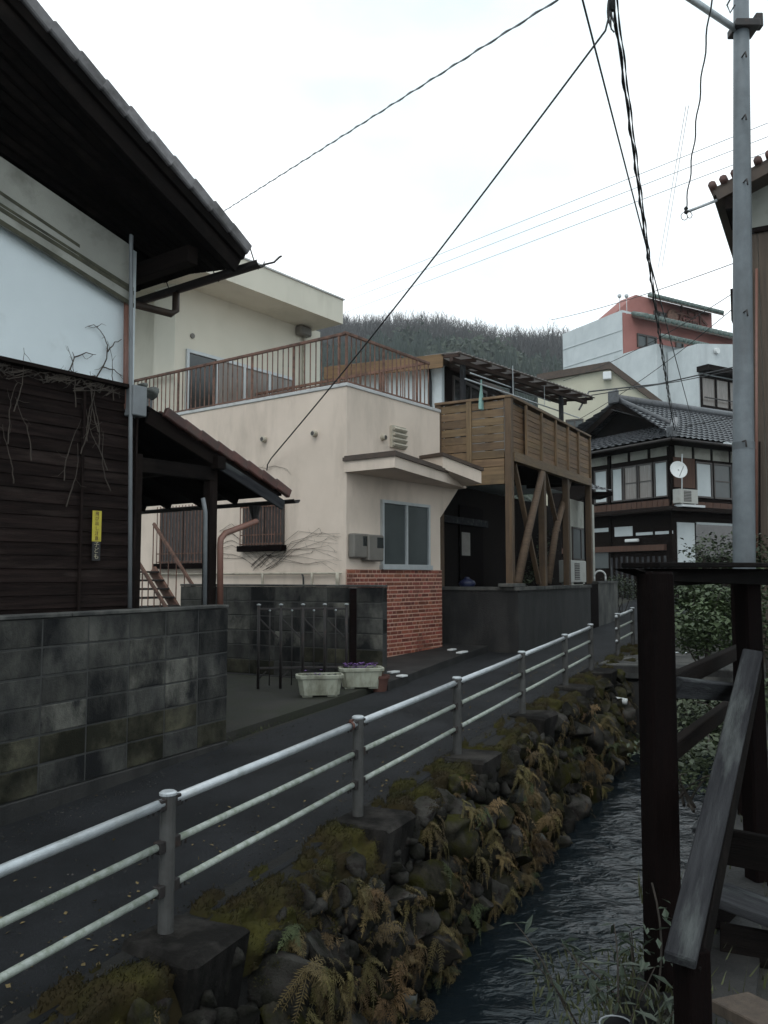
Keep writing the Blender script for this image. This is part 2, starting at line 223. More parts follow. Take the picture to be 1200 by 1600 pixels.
# ---------------------------------------------------------------- mesh helpers
WM = {}
def link(o, parent, Mx):
    o.matrix_basis = Mx; WM[o.name] = Mx
    if parent is not None:
        o.parent = parent; o.matrix_parent_inverse = WM[parent.name].inverted()
    col.objects.link(o); return o
def newobj(name, data, parent=None, Mx=None):
    o = bpy.data.objects.new(name, data); return link(o, parent, Mx or Matrix.Identity(4))
def tag(o, label=None, cat=None, group=None, kind=None):
    if label: o['label'] = label
    if cat: o['category'] = cat
    if group: o['group'] = group
    if kind: o['kind'] = kind
    return o
def thing(name, label, cat, loc, group=None):
    o = newobj(name, None, None, Matrix.Translation(V(loc))); o.empty_display_size = 0.2
    return tag(o, label, cat, group)
class MB:
    def __init__(s): s.v, s.f = [], []
    def quad(s, *p):
        i = len(s.v); s.v += [V(q) for q in p]; s.f.append(tuple(range(i, i + len(p)))); return s
    def box(s, c, h, ax=None, ch=0.0):
        c = V(c); ex, ey, ez = ax or (V((1, 0, 0)), V((0, 1, 0)), Z)
        pt = lambda x, y, z: c + ex * x + ey * y + ez * z
        i = len(s.v); hx, hy, hz = h
        if ch <= 0:
            for x in (-1, 1):
                for y in (-1, 1):
                    for z in (-1, 1): s.v.append(pt(x * hx, y * hy, z * hz))
            s.f += [tuple(i + k for k in q) for q in ((0, 1, 3, 2), (4, 6, 7, 5), (0, 4, 5, 1), (2, 3, 7, 6), (0, 2, 6, 4), (1, 5, 7, 3))]
            return s
        idx = {}
        for x in (-1, 1):
            for y in (-1, 1):
                for z in (-1, 1):
                    for k in range(3):
                        q = [x * (hx - ch), y * (hy - ch), z * (hz - ch)]; q[k] = (x, y, z)[k] * h[k]
                        idx[(x, y, z, k)] = len(s.v); s.v.append(pt(*q))
        g = lambda *a: idx[a]
        for sg in (-1, 1):
            s.f.append((g(sg, -1, -1, 0), g(sg, 1, -1, 0), g(sg, 1, 1, 0), g(sg, -1, 1, 0)))
            s.f.append((g(-1, sg, -1, 1), g(1, sg, -1, 1), g(1, sg, 1, 1), g(-1, sg, 1, 1)))
            s.f.append((g(-1, -1, sg, 2), g(1, -1, sg, 2), g(1, 1, sg, 2), g(-1, 1, sg, 2)))
            for t in (-1, 1):
                s.f.append((g(sg, t, -1, 0), g(sg, t, 1, 0), g(sg, t, 1, 1), g(sg, t, -1, 1)))
                s.f.append((g(sg, -1, t, 0), g(sg, 1, t, 0), g(sg, 1, t, 2), g(sg, -1, t, 2)))
                s.f.append((g(-1, sg, t, 1), g(1, sg, t, 1), g(1, sg, t, 2), g(-1, sg, t, 2)))
                for q in (-1, 1): s.f.append((g(sg, t, q, 0), g(sg, t, q, 1), g(sg, t, q, 2)))
        return s
    def beam(s, p, q, w_, h_, up=Z, ch=0.0):
        p, q = V(p), V(q); d = q - p; Ln = d.length; d.normalize(); sd_ = d.cross(up)
        if sd_.length < 1e-5: sd_ = d.cross(V((1, 0, 0)))
        sd_.normalize(); u2 = sd_.cross(d)
        return s.box((p + q) / 2, (Ln / 2, w_ / 2, h_ / 2), (d, sd_, u2), ch)
    def prism(s, poly, ext):
        poly = [V(p) for p in poly]; ext = V(ext); n = len(poly); i = len(s.v)
        s.v += poly + [p + ext for p in poly]
        s.f.append(tuple(range(i, i + n))); s.f.append(tuple(range(i + 2 * n - 1, i + n - 1, -1)))
        for k in range(n): s.f.append((i + k, i + (k + 1) % n, i + n + (k + 1) % n, i + n + k))
        return s
    def tube(s, pts, r, n=8, cap=True):
        pts = [V(p) for p in pts]; m = len(pts); rr = r if isinstance(r, (list, tuple)) else [r] * m
        rings = []; ref = None
        for k in range(m):
            d = (pts[min(k + 1, m - 1)] - pts[max(k - 1, 0)]).normalized()
            if ref is None: ref = V((0, 0, 1)) if abs(d.z) < 0.9 else V((1, 0, 0))
            a = (ref - d * ref.dot(d)); a = a.normalized() if a.length > 1e-6 else d.orthogonal().normalized()
            ref = a; b = d.cross(a); i = len(s.v)
            for j in range(n):
                t = 2 * math.pi * j / n; s.v.append(pts[k] + (a * math.cos(t) + b * math.sin(t)) * rr[k])
            rings.append(i)
        for k in range(m - 1):
            for j in range(n): s.f.append((rings[k] + j, rings[k] + (j + 1) % n, rings[k + 1] + (j + 1) % n, rings[k + 1] + j))
        if cap: s.f.append(tuple(rings[0] + j for j in range(n))[::-1]); s.f.append(tuple(rings[-1] + j for j in range(n)))
        return s
    def lathe(s, c, prof, n=16, ax=Z):
        c = V(c); a = ax.orthogonal().normalized(); b = ax.cross(a); rings = []
        for r, h in prof:
            i = len(s.v); rings.append(i)
            for j in range(n):
                t = 2 * math.pi * j / n; s.v.append(c + ax * h + (a * math.cos(t) + b * math.sin(t)) * r)
        for k in range(len(rings) - 1):
            for j in range(n): s.f.append((rings[k] + j, rings[k] + (j + 1) % n, rings[k + 1] + (j + 1) % n, rings[k + 1] + j))
        s.f.append(tuple(rings[-1] + j for j in range(n))); return s
    def grid(s, rows):
        i = len(s.v); m = len(rows[0])
        for r in rows: s.v += [V(p) for p in r]
        for k in range(len(rows) - 1):
            for j in range(m - 1): s.f.append((i + k * m + j, i + k * m + j + 1, i + (k + 1) * m + j + 1, i + (k + 1) * m + j))
        return s
    def mesh(s, name, m, smooth=False, shift=None):
        me = bpy.data.meshes.new(name)
        vv = [(v - shift)[:] for v in s.v] if shift is not None else [v[:] for v in s.v]
        me.from_pydata(vv, [], s.f); me.materials.append(m)
        if smooth: me.polygons.foreach_set('use_smooth', [True] * len(me.polygons))
        me.update(); return me
    def build(s, name, m, parent=None, smooth=False, at=None):
        """world-space verts -> one object whose origin is `at` (default: the parent's origin, or the low centre)"""
        if at is None:
            if parent is not None: at = WM[parent.name].translation
            else:
                lo = [min(v[k] for v in s.v) for k in range(3)]; hi = [max(v[k] for v in s.v) for k in range(3)]
                at = V(((lo[0] + hi[0]) / 2, (lo[1] + hi[1]) / 2, lo[2]))
        at = V(at); return newobj(name, s.mesh(name, m, smooth, at), parent, Matrix.Translation(at))
def axes_m(c, ex, ey, ez):
    m = Matrix((ex, ey, ez)).transposed().to_4x4(); m.translation = V(c); return m
def plank(name, p, q, w_, h_, m, parent=None, up=Z, ch=0.004):
    """a straight timber or bar as its own object, local x along its length"""
    p, q = V(p), V(q); d = (q - p); Ln = d.length; d.normalize(); sd_ = d.cross(up)
    if sd_.length < 1e-5: sd_ = d.cross(V((1, 0, 0)))
    sd_.normalize(); u2 = sd_.cross(d)
    me = MB().box((0, 0, 0), (Ln / 2, w_ / 2, h_ / 2), None, min(ch, w_ * .3, h_ * .3)).mesh(name, m)
    return newobj(name, me, parent, axes_m((p + q) / 2, d, sd_, u2))
def pipe(name, pts, r, m, parent=None, n=8, smooth=True):
    return MB().tube(pts, r, n).build(name, m, parent, smooth)
def bez(p0, p1, p2, n=8):
    p0, p1, p2 = V(p0), V(p1), V(p2)
    return [p0 * (1 - t) ** 2 + p1 * 2 * t * (1 - t) + p2 * t * t for t in [k / n for k in range(n + 1)]]
def facebox(mb, fc, c0, c1, z0, z1, d0, d1, ch=0.0):
    return mb.box(fc.pt((c0 + c1) / 2, (z0 + z1) / 2, (d0 + d1) / 2), (abs(c1 - c0) / 2, abs(d1 - d0) / 2, abs(z1 - z0) / 2), (fc.t, fc.n, Z), ch)
def fpart(name, fc, c0, c1, z0, z1, d0, d1, m, parent, ch=0.0):
    return facebox(MB(), fc, c0, c1, z0, z1, d0, d1, ch).build(name, m, parent)
def window(parent, fc, r, n=2, fw=0.045, d=0.04, mf=None, mp=None, name='window', mid=False):
    """frame is the part, every pane a sub-part"""
    mf = mf or M['alu']; mp = mp or M['glass']; c0, c1, z0, z1 = r; b = MB()
    facebox(b, fc, c0, c1, z1 - fw, z1, 0.003, d); facebox(b, fc, c0, c1, z0, z0 + fw, 0.003, d + 0.01)
    facebox(b, fc, c0, c0 + fw, z0 + fw, z1 - fw, 0.003, d); facebox(b, fc, c1 - fw, c1, z0 + fw, z1 - fw, 0.003, d)
    pw = (c1 - c0 - 2 * fw) / n
    for k in range(1, n): facebox(b, fc, c0 + fw + k * pw - fw / 2, c0 + fw + k * pw + fw / 2, z0 + fw, z1 - fw, 0.003, d - 0.004)
    if mid: facebox(b, fc, c0 + fw, c1 - fw, (z0 + z1) / 2 - fw / 3, (z0 + z1) / 2 + fw / 3, 0.003, d - 0.012)
    o = b.build(name, mf, parent)
    for k in range(n):
        fpart('pane', fc, c0 + fw + k * pw + 0.003, c0 + fw + (k + 1) * pw - 0.003, z0 + fw + .002, z1 - fw - .002, 0.004, 0.014 + 0.008 * (k % 2), mp[k % len(mp)] if isinstance(mp, list) else mp, o)
    return o
def glyph(name, text, size, m, parent, Mx, depth=0.002):
    cu = bpy.data.curves.new(name, 'FONT'); cu.body = text; cu.size = size; cu.extrude = depth; cu.align_x = 'CENTER'; cu.align_y = 'CENTER'
    tmp = bpy.data.objects.new(name, cu); col.objects.link(tmp); bpy.context.view_layer.update()
    me = bpy.data.meshes.new_from_object(tmp.evaluated_get(bpy.context.evaluated_depsgraph_get())); bpy.data.objects.remove(tmp)
    me.materials.clear(); me.materials.append(m); return newobj(name, me, parent, Mx)
def jit(a): return R.uniform(-a, a)
def face_m(fc, c, z, d): return axes_m(fc.pt(c, z, d), -fc.t if fc.ax == 'b' else fc.t, Z, fc.n)
# ================================================================ THE SETTING
def noise2(x, y, seed=0):
    return (math.sin(x * 1.7 + seed) * math.cos(y * 1.3 - seed * 2) + 0.5 * math.sin(x * 3.9 - y * 2.7 + seed * 3) + 0.25 * math.sin(x * 8.1 + y * 7.3 + seed)) / 1.75
def gz(s):                                           # ground rises with the lane, then levels out
    return SLOPE * s if s < 45 else SLOPE * 45
def sheet(name, ss, ws, dz, m, bumpy=0.0, seed=1, kind='structure'):
    rows = [[RD.P(s, w_, gz(s) + dz + bumpy * noise2(s * 2, w_ * 2, seed)) for w_ in ws] for s in ss]
    o = MB().grid(rows).build(name, m, None, smooth=bumpy > 0); return tag(o, kind=kind)
far = [45, 80, 120, 170]
ss = [-12 + k for k in range(0, 57)] + far
left = sheet('ground', ss, [2.72, 3, 4, 5, 7, 10, 20, 60, 120], -0.03, M['dirt'])
right = sheet('ground', ss, [-120, -60, -20, -10, -6, -3, -1, 0, 0.47], -0.03, M['dirt'])
# right bank near the camera stands a little higher
bank = sheet('bank_ground', [-6 + 0.5 * k for k in range(0, 40)], [-5 + 0.25 * k for k in range(0, 23)], 0.17, M['dirt'], 0.05, 4)
lane = sheet('road', [-8 + 0.5 * k for k in range(0, 110)], [2.74, 3.0, 3.5, 4.0, 4.5, 4.93], 0.004, M['asphalt'])
cover = sheet('ground', [15.2, 17, 20, 24, 30, 45] + far[1:], [0.465, 1.5, 2.725], -0.03, M['dirt'])
WATER = -1.10
bed = sheet('stream_bed', [-8 + k for k in range(0, 60)], [0.3, 1.0, 2.0, 3.0], WATER - 0.25, M['earth'])
rows = [[RD.P(s, w_, rz(s) + WATER + 0.012 * noise2(s * 5, w_ * 7, 2) + 0.006 * noise2(s * 13, w_ * 17, 5)) for w_ in [0.42 + 0.07 * k for k in range(33)]] for s in [-2 + 0.07 * k for k in range(0, 262)]]
tag(MB().grid(rows).build('stream_water', M['water'], None, smooth=True), kind='structure')
# ---- right canal wall of concrete
cw = MB()
cw.prism([rd(-6, 0.45, 0.2), rd(-6, 0.45, -1.4), rd(22, 0.45, -1.4), rd(22, 0.45, 0.2)], -Wv * 0.25)
tag(cw.build('canal_side_wall', M['concrete_wet']), 'wet concrete side wall of the stream below the timber railing', 'wall')
# ---- left retaining wall: earth core, boulders as parts, post footings
RAIL_W = 2.77
rw = thing('stone_retaining_wall', 'mossy stone retaining wall holding the lane above the stream', 'stone wall', rd(6, 2.5, -1.2))
rows = []
for k in range(0, 90):
    s = -1 + 0.2 * k
    rows.append([rd(s, 2.86, 0.012), rd(s, 2.66 + 0.03 * noise2(s * 3, 1), -0.01), rd(s, 2.56 + .04 * noise2(s * 4, 2), -0.14)] + [rd(s, 2.55 - 0.05 * j + 0.05 * noise2(s * 4, j * 2.0, 3), -0.2 - 0.2 * j) for j in range(1, 6)])
MB().grid(rows).build('earth_core', M['earth'], rw, smooth=True)
def rock_mesh(seed, m, sub=3, rough_=0.20, flat=0.75):
    bm = bmesh.new(); bmesh.ops.create_icosphere(bm, subdivisions=sub, radius=1.0)
    q = random.Random(seed); ph = [q.uniform(0, 6) for _ in range(9)]
    cuts = [(V((q.uniform(-1, 1), q.uniform(-1, 1), q.uniform(-1, 1))).normalized(), q.uniform(0.42, 0.82)) for _ in range(13)]
    for v in bm.verts:
        n = v.co.normalized(); k = 1 + rough_ * (math.sin(2.1 * n.x + ph[0]) * math.cos(2.3 * n.y + ph[1]) + 0.6 * math.sin(4.2 * n.z + ph[2] + n.x * 3) + 0.35 * math.sin(8 * n.y + ph[3] + 5 * n.z))
        co = n * k
        for cn, cd in cuts:
            d = co.dot(cn)
            if d > cd: co -= cn * (d - cd) * 0.93
        q3 = co * 2.2 + V((seed * 3.1, 0, 0)); co *= 1 + 0.10 * mnoise.fractal(q3, 1.0, 2.1, 5) + 0.05 * mnoise.fractal(q3 * 4, 0.8, 2.1, 4)
        v.co = co
    me = bpy.data.meshes.new('stone'); bm.to_mesh(me); bm.free(); me.materials.append(m)
    me.polygons.foreach_set('use_smooth', [True] * len(me.polygons)); return me
ROCKS = [rock_mesh(k, M['stone'] if k % 3 else M['stone_moss'], 4) for k in range(10)]
ROCKM = [rock_mesh(50 + k, M['stone_moss'], 4) for k in range(4)]
M['stone_pale'] = mat('pale_stone', (0.15, 0.155, 0.145), (0.075, 0.078, 0.07), 2.5, 0.9)
ROCKP = rock_mesh(91, M['stone_pale'], 3, .1)
POSTS = [585, 412, 321, 261, 221, 197]          # pixels of the post feet below the vanishing line
def post_s(d):
    Y = F_PX * CAM_H / d; X = -3.1 + 0.5 * Y; return (V((X, Y, 0))).dot(U)
PS = [post_s(d) for d in POSTS]
PS = [2 * PS[0] - PS[1]] + PS
nst = 0
for j in range(7):
    s = 1.9 + 0.17 * j; zc = -0.12 - 0.175 * j
    while s < 13.4:
        sz = R.choice((R.uniform(0.085, 0.13), R.uniform(0.085, 0.13), R.uniform(0.13, 0.20))) if j else R.uniform(0.09, 0.15)
        near_post = any(abs(s - p) < 0.40 for p in PS)
        if not (near_post and j < 2) and nst < 298:
            me = ROCKP if R.random() < .035 else R.choice(ROCKM if (j == 0 and R.random() < 0.6) or R.random() < 0.2 else ROCKS)
            face = 2.52 - 0.03 * j
            o = newobj('stone', me, rw, Matrix.Translation(rd(s, face + jit(0.05) - 0.02, zc + jit(0.05))) @ Matrix.Rotation(R.uniform(0, 6.3), 4, V((jit(1), jit(1), jit(1) + .01)).normalized()) @ Matrix.Diagonal((sz * R.uniform(1.1, 1.7), sz * R.uniform(0.8, 1.1), sz * R.uniform(0.95, 1.4), 1)))
            nst += 1
        s += sz * R.uniform(1.75, 2.3)
for p in PS:
    h0 = R.uniform(0.66, 0.82); b = MB(); wd = R.uniform(0.20, 0.24)
    cx = rd(p + 0.02, 2.665, 0.03 - h0 / 2)
    i0 = len(b.v); b.box(cx, (wd, 0.22, h0 / 2), (U, Wv, Z), 0.025)
    for v in b.v:
        v += V((jit(.014), jit(.014), jit(.014)))
        if v.z < cx.z: v += (cx - v).dot(U) * U * .16 + Wv * .10
    b.build('post_footing', M['footing'], rw, at=cx)
# fill stones below the row of footings
fs = MB(); q = random.Random(12); small = [rock_mesh(120 + k, M['stone'], 2) for k in range(5)]
for k in range(900):
    me = q.choice(small); s_ = q.uniform(.6, 15.4); z_ = q.uniform(-1.15, -.08); sz = q.uniform(.035, .085)
    Mx = Matrix.Translation(rd(s_, 2.50 + .16 * z_ + q.uniform(-.03, .05), z_)) @ Matrix.Rotation(q.uniform(0, 6), 4, V((q.uniform(-1, 1), q.uniform(-1, 1), 1)).normalized()) @ Matrix.Diagonal((sz * 1.4, sz, sz, 1))
    i0 = len(fs.v); fs.v += [Mx @ v.co for v in me.vertices]; fs.f += [tuple(i0 + j for j in p.vertices) for p in me.polygons]
tag(fs.build('packing_stones', M['stone'], rw, True), kind='stuff')
# ---- moss along the lip of the wall (nobody could count it)
mo = MB(); q = random.Random(3)
def moss_h(s_, t):
    p_ = V((s_ * 3.2, t * 2.0, 1.7)); return mnoise.fractal(p_, 0.9, 2.0, 4) + 0.55 * mnoise.noise(V((s_ * 1.1, t, 9)))
def lip(s_, t):
    """t: 0 on the lane edge, 1 over the lip, 2 down the face"""
    if t < 1: return rd(s_, 2.84 - .26 * t, .012 - .02 * t)
    return rd(s_, 2.58 - .12 * math.sin((t - 1) * 1.5), -.008 - .27 * (t - 1) ** 1.2)
ds = .022; NS = int(15.2 / ds); TS = [k * .09 for k in range(21)]
grow = {}
rows = []
for k in range(NS):
    s_ = .4 + k * ds; fp = min(abs(s_ - p) for p in PS); row = []
    for t in TS:
        h_ = moss_h(s_, t) + .12 - .32 * max(0, t - 1.0) - .25 * max(0, .5 - t)
        if fp < .26: h_ -= .9
        hh = .055 * max(0.0, min(1.0, h_ * 1.6)) ** .6 * (1 + .3 * mnoise.noise(V((s_ * 16, t * 5, 3)))) - (.03 if h_ <= 0 else 0)
        nrm_ = (Z * (1.4 - .5 * t) - Wv * (.15 + .5 * t)).normalized(); p_ = lip(s_, t) + nrm_ * hh; row.append(p_)
        if h_ > .02:
            for _ in range(2 if s_ > 8 else 4):
                c_ = p_ + U * q.uniform(-ds, ds) * .7 + Z * q.uniform(-.015, .012) - Wv * q.uniform(-.012, .012); n_ = (nrm_ + V((q.uniform(-.8, .8), q.uniform(-.8, .8), q.uniform(-.4, .5)))).normalized()
                sd_ = n_.orthogonal().normalized() * q.uniform(.0025, .0045); mo.quad(c_ - sd_, c_ + sd_, c_ + n_ * q.uniform(.010, .030))
    rows.append(row)
mo.grid(rows)
tag(mo.build('moss', M['moss'], None, smooth=True), 'soft olive moss along the lip of the stone wall', 'moss', kind='stuff')
# ---- ferns hanging on the wall
def frond(mb, base, d, up, Ln, wid, q, droop=0.5):
    d = d.normalized(); sd_ = d.cross(up).normalized(); pts = []
    for k in range(9):
        t = k / 8; pts.append(base + d * Ln * t + up * (Ln * (0.35 * t - droop * 0.9 * t * t)))
    for k in range(8):
        a, b = pts[k], pts[k + 1]; e = sd_ * 0.0016; mb.quad(a - e, a + e, b + e, b - e)
    for k in range(1, 23):
        t = k / 23; i = min(7, int(t * 8)); f_ = t * 8 - i; p = pts[i].lerp(pts[i + 1], f_); tg = (pts[i + 1] - pts[i]).normalized()
        ll = wid * math.sin(math.pi * min(1, 0.2 + t * 0.82)) ** 0.8 * q.uniform(0.6, 1.15)
        if q.random() < .12: continue
        for sg in (-1, 1):
            tip = p + sd_ * sg * ll + tg * ll * q.uniform(.2, .7) - up * ll * q.uniform(-0.1, 0.7); m_ = (p + tip) / 2; wv = tg * Ln * 0.017
            mb.quad(p - wv * 0.4, m_ - wv + up * 0.003, tip, m_ + wv + up * 0.003)
def fern_mesh(seed, m, n=9):
    q = random.Random(seed); b = MB()
    for k in range(n):
        a = math.pi * (k + 0.5) / n + q.uniform(-.25, .25)          # fan outward (-y is away from the wall)
        d = V((math.cos(a) * 0.8 + q.uniform(-.3, .3), -math.sin(a) * 0.6 - .1, q.uniform(-0.7, 0.35)))
        frond(b, V((q.uniform(-.012, .012), 0, q.uniform(-.012, .012))), d, V((q.uniform(-.3, .3), -0.45, 0.9)).normalized(), q.uniform(0.09, 0.25), q.uniform(0.022, 0.042), q, q.uniform(0.5, 1.4))
    return b.mesh('fern', m)
FERNS = {'brown': [fern_mesh(k, M['fern_brown']) for k in range(4)], 'olive': [fern_mesh(10 + k, M['fern_olive']) for k in range(3)], 'green': [fern_mesh(20 + k, M['fern_green'], 8) for k in range(2)]}
FL = {'brown': ('withered brown fern hanging on the stone wall above the stream', 'withered ferns on the stone wall'),
      'olive': ('yellowish olive fern hanging on the stone wall above the stream', 'olive ferns on the stone wall'),
      'green': ('fresh green fern tuft growing low on the stone wall', 'green ferns on the stone wall')}
first = {}
def put_fern(kind, p, yaw, sc, tilt=0.0):
    me = R.choice(FERNS[kind]); o = bpy.data.objects.new('fern', me)
    link(o, None, Matrix.Translation(p) @ Matrix.Rotation(yaw, 4, 'Z') @ Matrix.Rotation(tilt, 4, 'X') @ Matrix.Scale(sc, 4))
    tag(o, FL[kind][0], 'fern', FL[kind][1])
ang_wall = math.atan2(U.y, U.x)
stones = [(WM[o.name], o.data) for o in rw.children if o.name.startswith('stone') and o.name != 'stone_retaining_wall']
nf = 0
while nf < 292:
    Mx, me = R.choice(stones); p = Mx @ me.vertices[R.randrange(len(me.vertices))].co; nrm_ = (p - Mx.translation).normalized(); s = p.dot(U); hrel = p.z - rz(s)
    if nrm_.dot(-Wv) < .25 or s > 13.5 or R.random() > 1.15 - s * .05 or hrel > -.10 or hrel < -1.08: continue
    patch = noise2(s * 1.3, -hrel * 2, 4)
    if patch < -0.3 and R.random() < 0.6: continue
    kind = 'brown' if patch + jit(.5) > 0.30 else ('olive' if R.random() < 0.85 else 'green')
    put_fern(kind, p, ang_wall + jit(0.6), R.uniform(0.7, 1.25), R.uniform(-0.1, 0.5)); nf += 1
cg = MB(); q = random.Random(33); ms = MB()
stones = [(WM[o.name], o.data) for o in rw.children if o.name.startswith('stone') and o.name != 'stone_retaining_wall']
for k in range(12000):
    Mx, me = q.choice(stones); v_ = me.vertices[q.randrange(len(me.vertices))].co; p = Mx @ v_; nrm_ = (p - Mx.translation).normalized(); s_ = p.dot(U)
    if nrm_.dot(-Wv) < .05: continue
    hrel = p.z - rz(s_)
    if nrm_.z > .35 and hrel > -.55 and noise2(s_ * 2.3, hrel * 5, 8) > -.1:
        for _ in range(26):
            c_ = p + V((q.gauss(0, .022), q.gauss(0, .022), q.gauss(0, .008))); n_ = (nrm_ + V((q.uniform(-.8, .8), q.uniform(-.8, .8), q.uniform(-.3, .6)))).normalized(); sd_ = n_.orthogonal().normalized() * .0035; ms.quad(c_ - sd_, c_ + sd_, c_ + n_ * q.uniform(.008, .022))
    if noise2(s_ * 1.9, hrel * 3, 6) + q.uniform(-.6, .6) < 0.02: continue
    if q.random() < (.62 if s_ < 8 else .45):
        frond(cg, p, U * q.uniform(-1, 1) - Wv * q.uniform(.1, .6) - Z * q.uniform(.1, 1.0), (nrm_ + Z * .5).normalized(), q.uniform(.05, .14), q.uniform(.012, .024), q, q.uniform(.4, 1.2))
tag(ms.build('stone_moss', M['moss'], rw), kind='stuff')
tag(cg.build('creeping_ferns', M['creeper']), 'fine dry creeping ferns clothing the stones of the retaining wall', 'ferns', kind='stuff')
# ================================================================ GUARD RAIL
def guardrail(name, label, posts, h=0.68, stub=None, s_extra=None):
    g = thing(name, label, 'guard rail', rd(posts[0], RAIL_W, 0))
    hs = [h - 0.035, h * 0.66, h * 0.36]
    for p in posts:
        b = MB().lathe(rd(p, RAIL_W, -0.10), [(0.038, 0), (0.038, h + 0.085), (0.038, h + 0.10)], 16)
        po = b.build('post', M['post_grey'], g, smooth=False)
        MB().lathe(rd(p, RAIL_W, h - 0.006), [(0.040, 0), (0.043, 0.004), (0.043, 0.014), (0.033, 0.021)], 16).build('cap', M['galv'], po)
        for i, hh in enumerate(hs):
            for sg in (-1, 1):
                c = rd(p + sg * 0.052, RAIL_W, hh - 0.004)
                MB().box(c, (0.022, 0.022, 0.027), (U, Wv, Z), 0.003).build('bracket', M['iron'], po)
                bb = MB(); bb.lathe(rd(p + sg * 0.10, RAIL_W, hh - 0.040), [(0.007, 0), (0.007, 0.02)], 6); bb.lathe(rd(p + sg * 0.135, RAIL_W, hh - 0.040), [(0.007, 0), (0.007, 0.02)], 6)
                bb.build('bolt', M['iron'], po)
    sections = list(zip(posts[:-1], posts[1:]))
    for a, b_ in sections:
        for i, hh in enumerate(hs):
            r_ = 0.024 if i == 0 else 0.0175
            pipe('rail', [rd(a + 0.045, RAIL_W, hh), rd((a + b_) / 2, RAIL_W, hh - 0.003), rd(b_ - 0.045, RAIL_W, hh)], r_, M['galv'] if i == 0 else M['galv_green'], g, 12)
    if stub:
        for i, hh in enumerate(hs): pipe('rail', [rd(posts[0] - 0.05, RAIL_W, hh), rd(posts[0] - stub, RAIL_W, hh)], 0.026 if i == 0 else 0.021, M['galv'], g, 12)
    return g
guardrail('guard_rail', 'long galvanised three pipe guard rail along the lane edge beside planters', [PS[0] - (PS[1] - PS[0])] + PS)
s7, s8 = post_s(172), post_s(158)
guardrail('guard_rail', 'short guard rail section beyond the gap at the little slab bridge', [s7, s8], stub=0.12)
# pink tape tied on the top rail
tp = onroad(498, 1130, 0.645); tw = RD.P((tp).dot(U), RAIL_W, rz(tp.dot(U)) + 0.645)
b = MB(); b.lathe(tw - U * .015, [(0.030, 0), (0.030, 0.03)], 12, U); b.box(tw + Z * .03 + U * .01, (.02, .006, .012), (U, Wv, Z))
tag(b.build('marker_tape', M['terracotta']), 'scrap of red tape tied round the top pipe of the guard rail', 'tape')
# ---- slab bridge over the stream
br = thing('slab_bridge', 'small concrete slab bridge across the stream by the rail gap', 'bridge', rd(14.2, 1.5, 0))
sA, sB = PS[-1] + 0.55, 15.3
MB().box(RD.P((sA + sB) / 2, 1.5, rz((sA + sB) / 2) - 0.10), ((sB - sA) / 2, 1.30, 0.10), (U, Wv, Z), 0.012).build('slab', M['concrete'], br)
MB().box(RD.P(sA + 0.10, 1.5, rz(sA) - 0.02), (0.10, 1.28, 0.055), (U, Wv, Z), 0.01).build('kerb', M['concrete_wet'], br)
MB().box(RD.P(sA + 0.25, 2.35, rz(sA) - 0.62), (0.18, 0.16, 0.42), (U, Wv, Z), 0.01).build('abutment', M['concrete_wet'], br)
# small white drain pipe end in the wall
dp = rd(PS[-1] + 0.1, 2.42, -0.38)
tag(MB().tube([dp + Wv * .15, dp - Wv * .13 - Z * .03], 0.045, 12).build('drain_pipe', M['white_paint'], None, True), 'short white drain pipe sticking out of the wall near the bridge', 'pipe')
# ================================================================ BLOCK WALLS
BLK = {}
def block_mesh(L_, H_, T_, m):
    k = (round(L_, 3), round(H_, 3), round(T_, 3), m.name)
    if k not in BLK: BLK[k] = MB().box((0, 0, 0), (L_ / 2, T_ / 2, H_ / 2), None, 0.006).mesh('block', m)
    return BLK[k]
def block_wall(name, label, P0, d, nb, L_, ncourse, H_, ztop, T_, zfoot, pale=0.2, moss_rows=2, cap=True, seed=1):
    """stack-bonded wall from P0 along d; every block is a part, the mortar core sits 4 mm back"""
    q = random.Random(seed); d = V(d).normalized(); nrm = d.cross(Z)
    root = thing(name, label, 'block wall', (P0[0], P0[1], zfoot(0)))
    P0 = V((P0[0], P0[1], 0)); Lt = nb * L_; z0 = ztop - ncourse * H_
    MB().box(P0 + d * Lt / 2 + Z * (z0 + ztop) / 2, (Lt / 2 - 0.006, T_ / 2 - 0.005, (ztop - z0) / 2 - 0.004), (d, nrm, Z)).build('mortar', M['mortar'], root)
    zb = min(zfoot(0), zfoot(Lt)) - 0.25
    MB().box(P0 + d * Lt / 2 + Z * (z0 + zb) / 2, (Lt / 2 + 0.004, T_ / 2 + 0.012, (z0 - zb) / 2 - 0.001), (d, nrm, Z), 0.008).build('footing', M['concrete_wet'], root)
    for r in range(ncourse):
        for c in range(nb):
            u_ = noise2(c * 1.1, r * 1.7, seed); m = M['block']
            if r >= ncourse - moss_rows and q.random() < 0.40: m = M['block_moss']
            elif 1 <= r < ncourse - 1 and u_ + q.uniform(-.35, .35) > 0.62 - pale: m = M['block_light']
            p = P0 + d * (c + 0.5) * L_ + Z * (ztop - (r + 0.5) * H_) + nrm * jit(0.0015)
            newobj('block', block_mesh(L_ - 0.012, H_ - 0.012, T_, m), root, axes_m(p, d, nrm, Z))
    if cap:
        n2 = max(1, nb // 2)
        for c in range(n2):
            MB().box((0, 0, 0), (Lt / n2 / 2 - .002, T_ / 2 + 0.012, 0.014), None, 0.006)
            newobj('coping', block_mesh(Lt / n2 - .004, 0.03, T_ + 0.02, M['concrete']), root, axes_m(P0 + d * (c + .5) * Lt / n2 + Z * (ztop + 0.0155), d, nrm, Z))
    return root
WL = 4.92
pA = RD.P(1.7, WL + 0.075, 0)
L1 = 0.437; nb1 = 11; s_end = 6.51
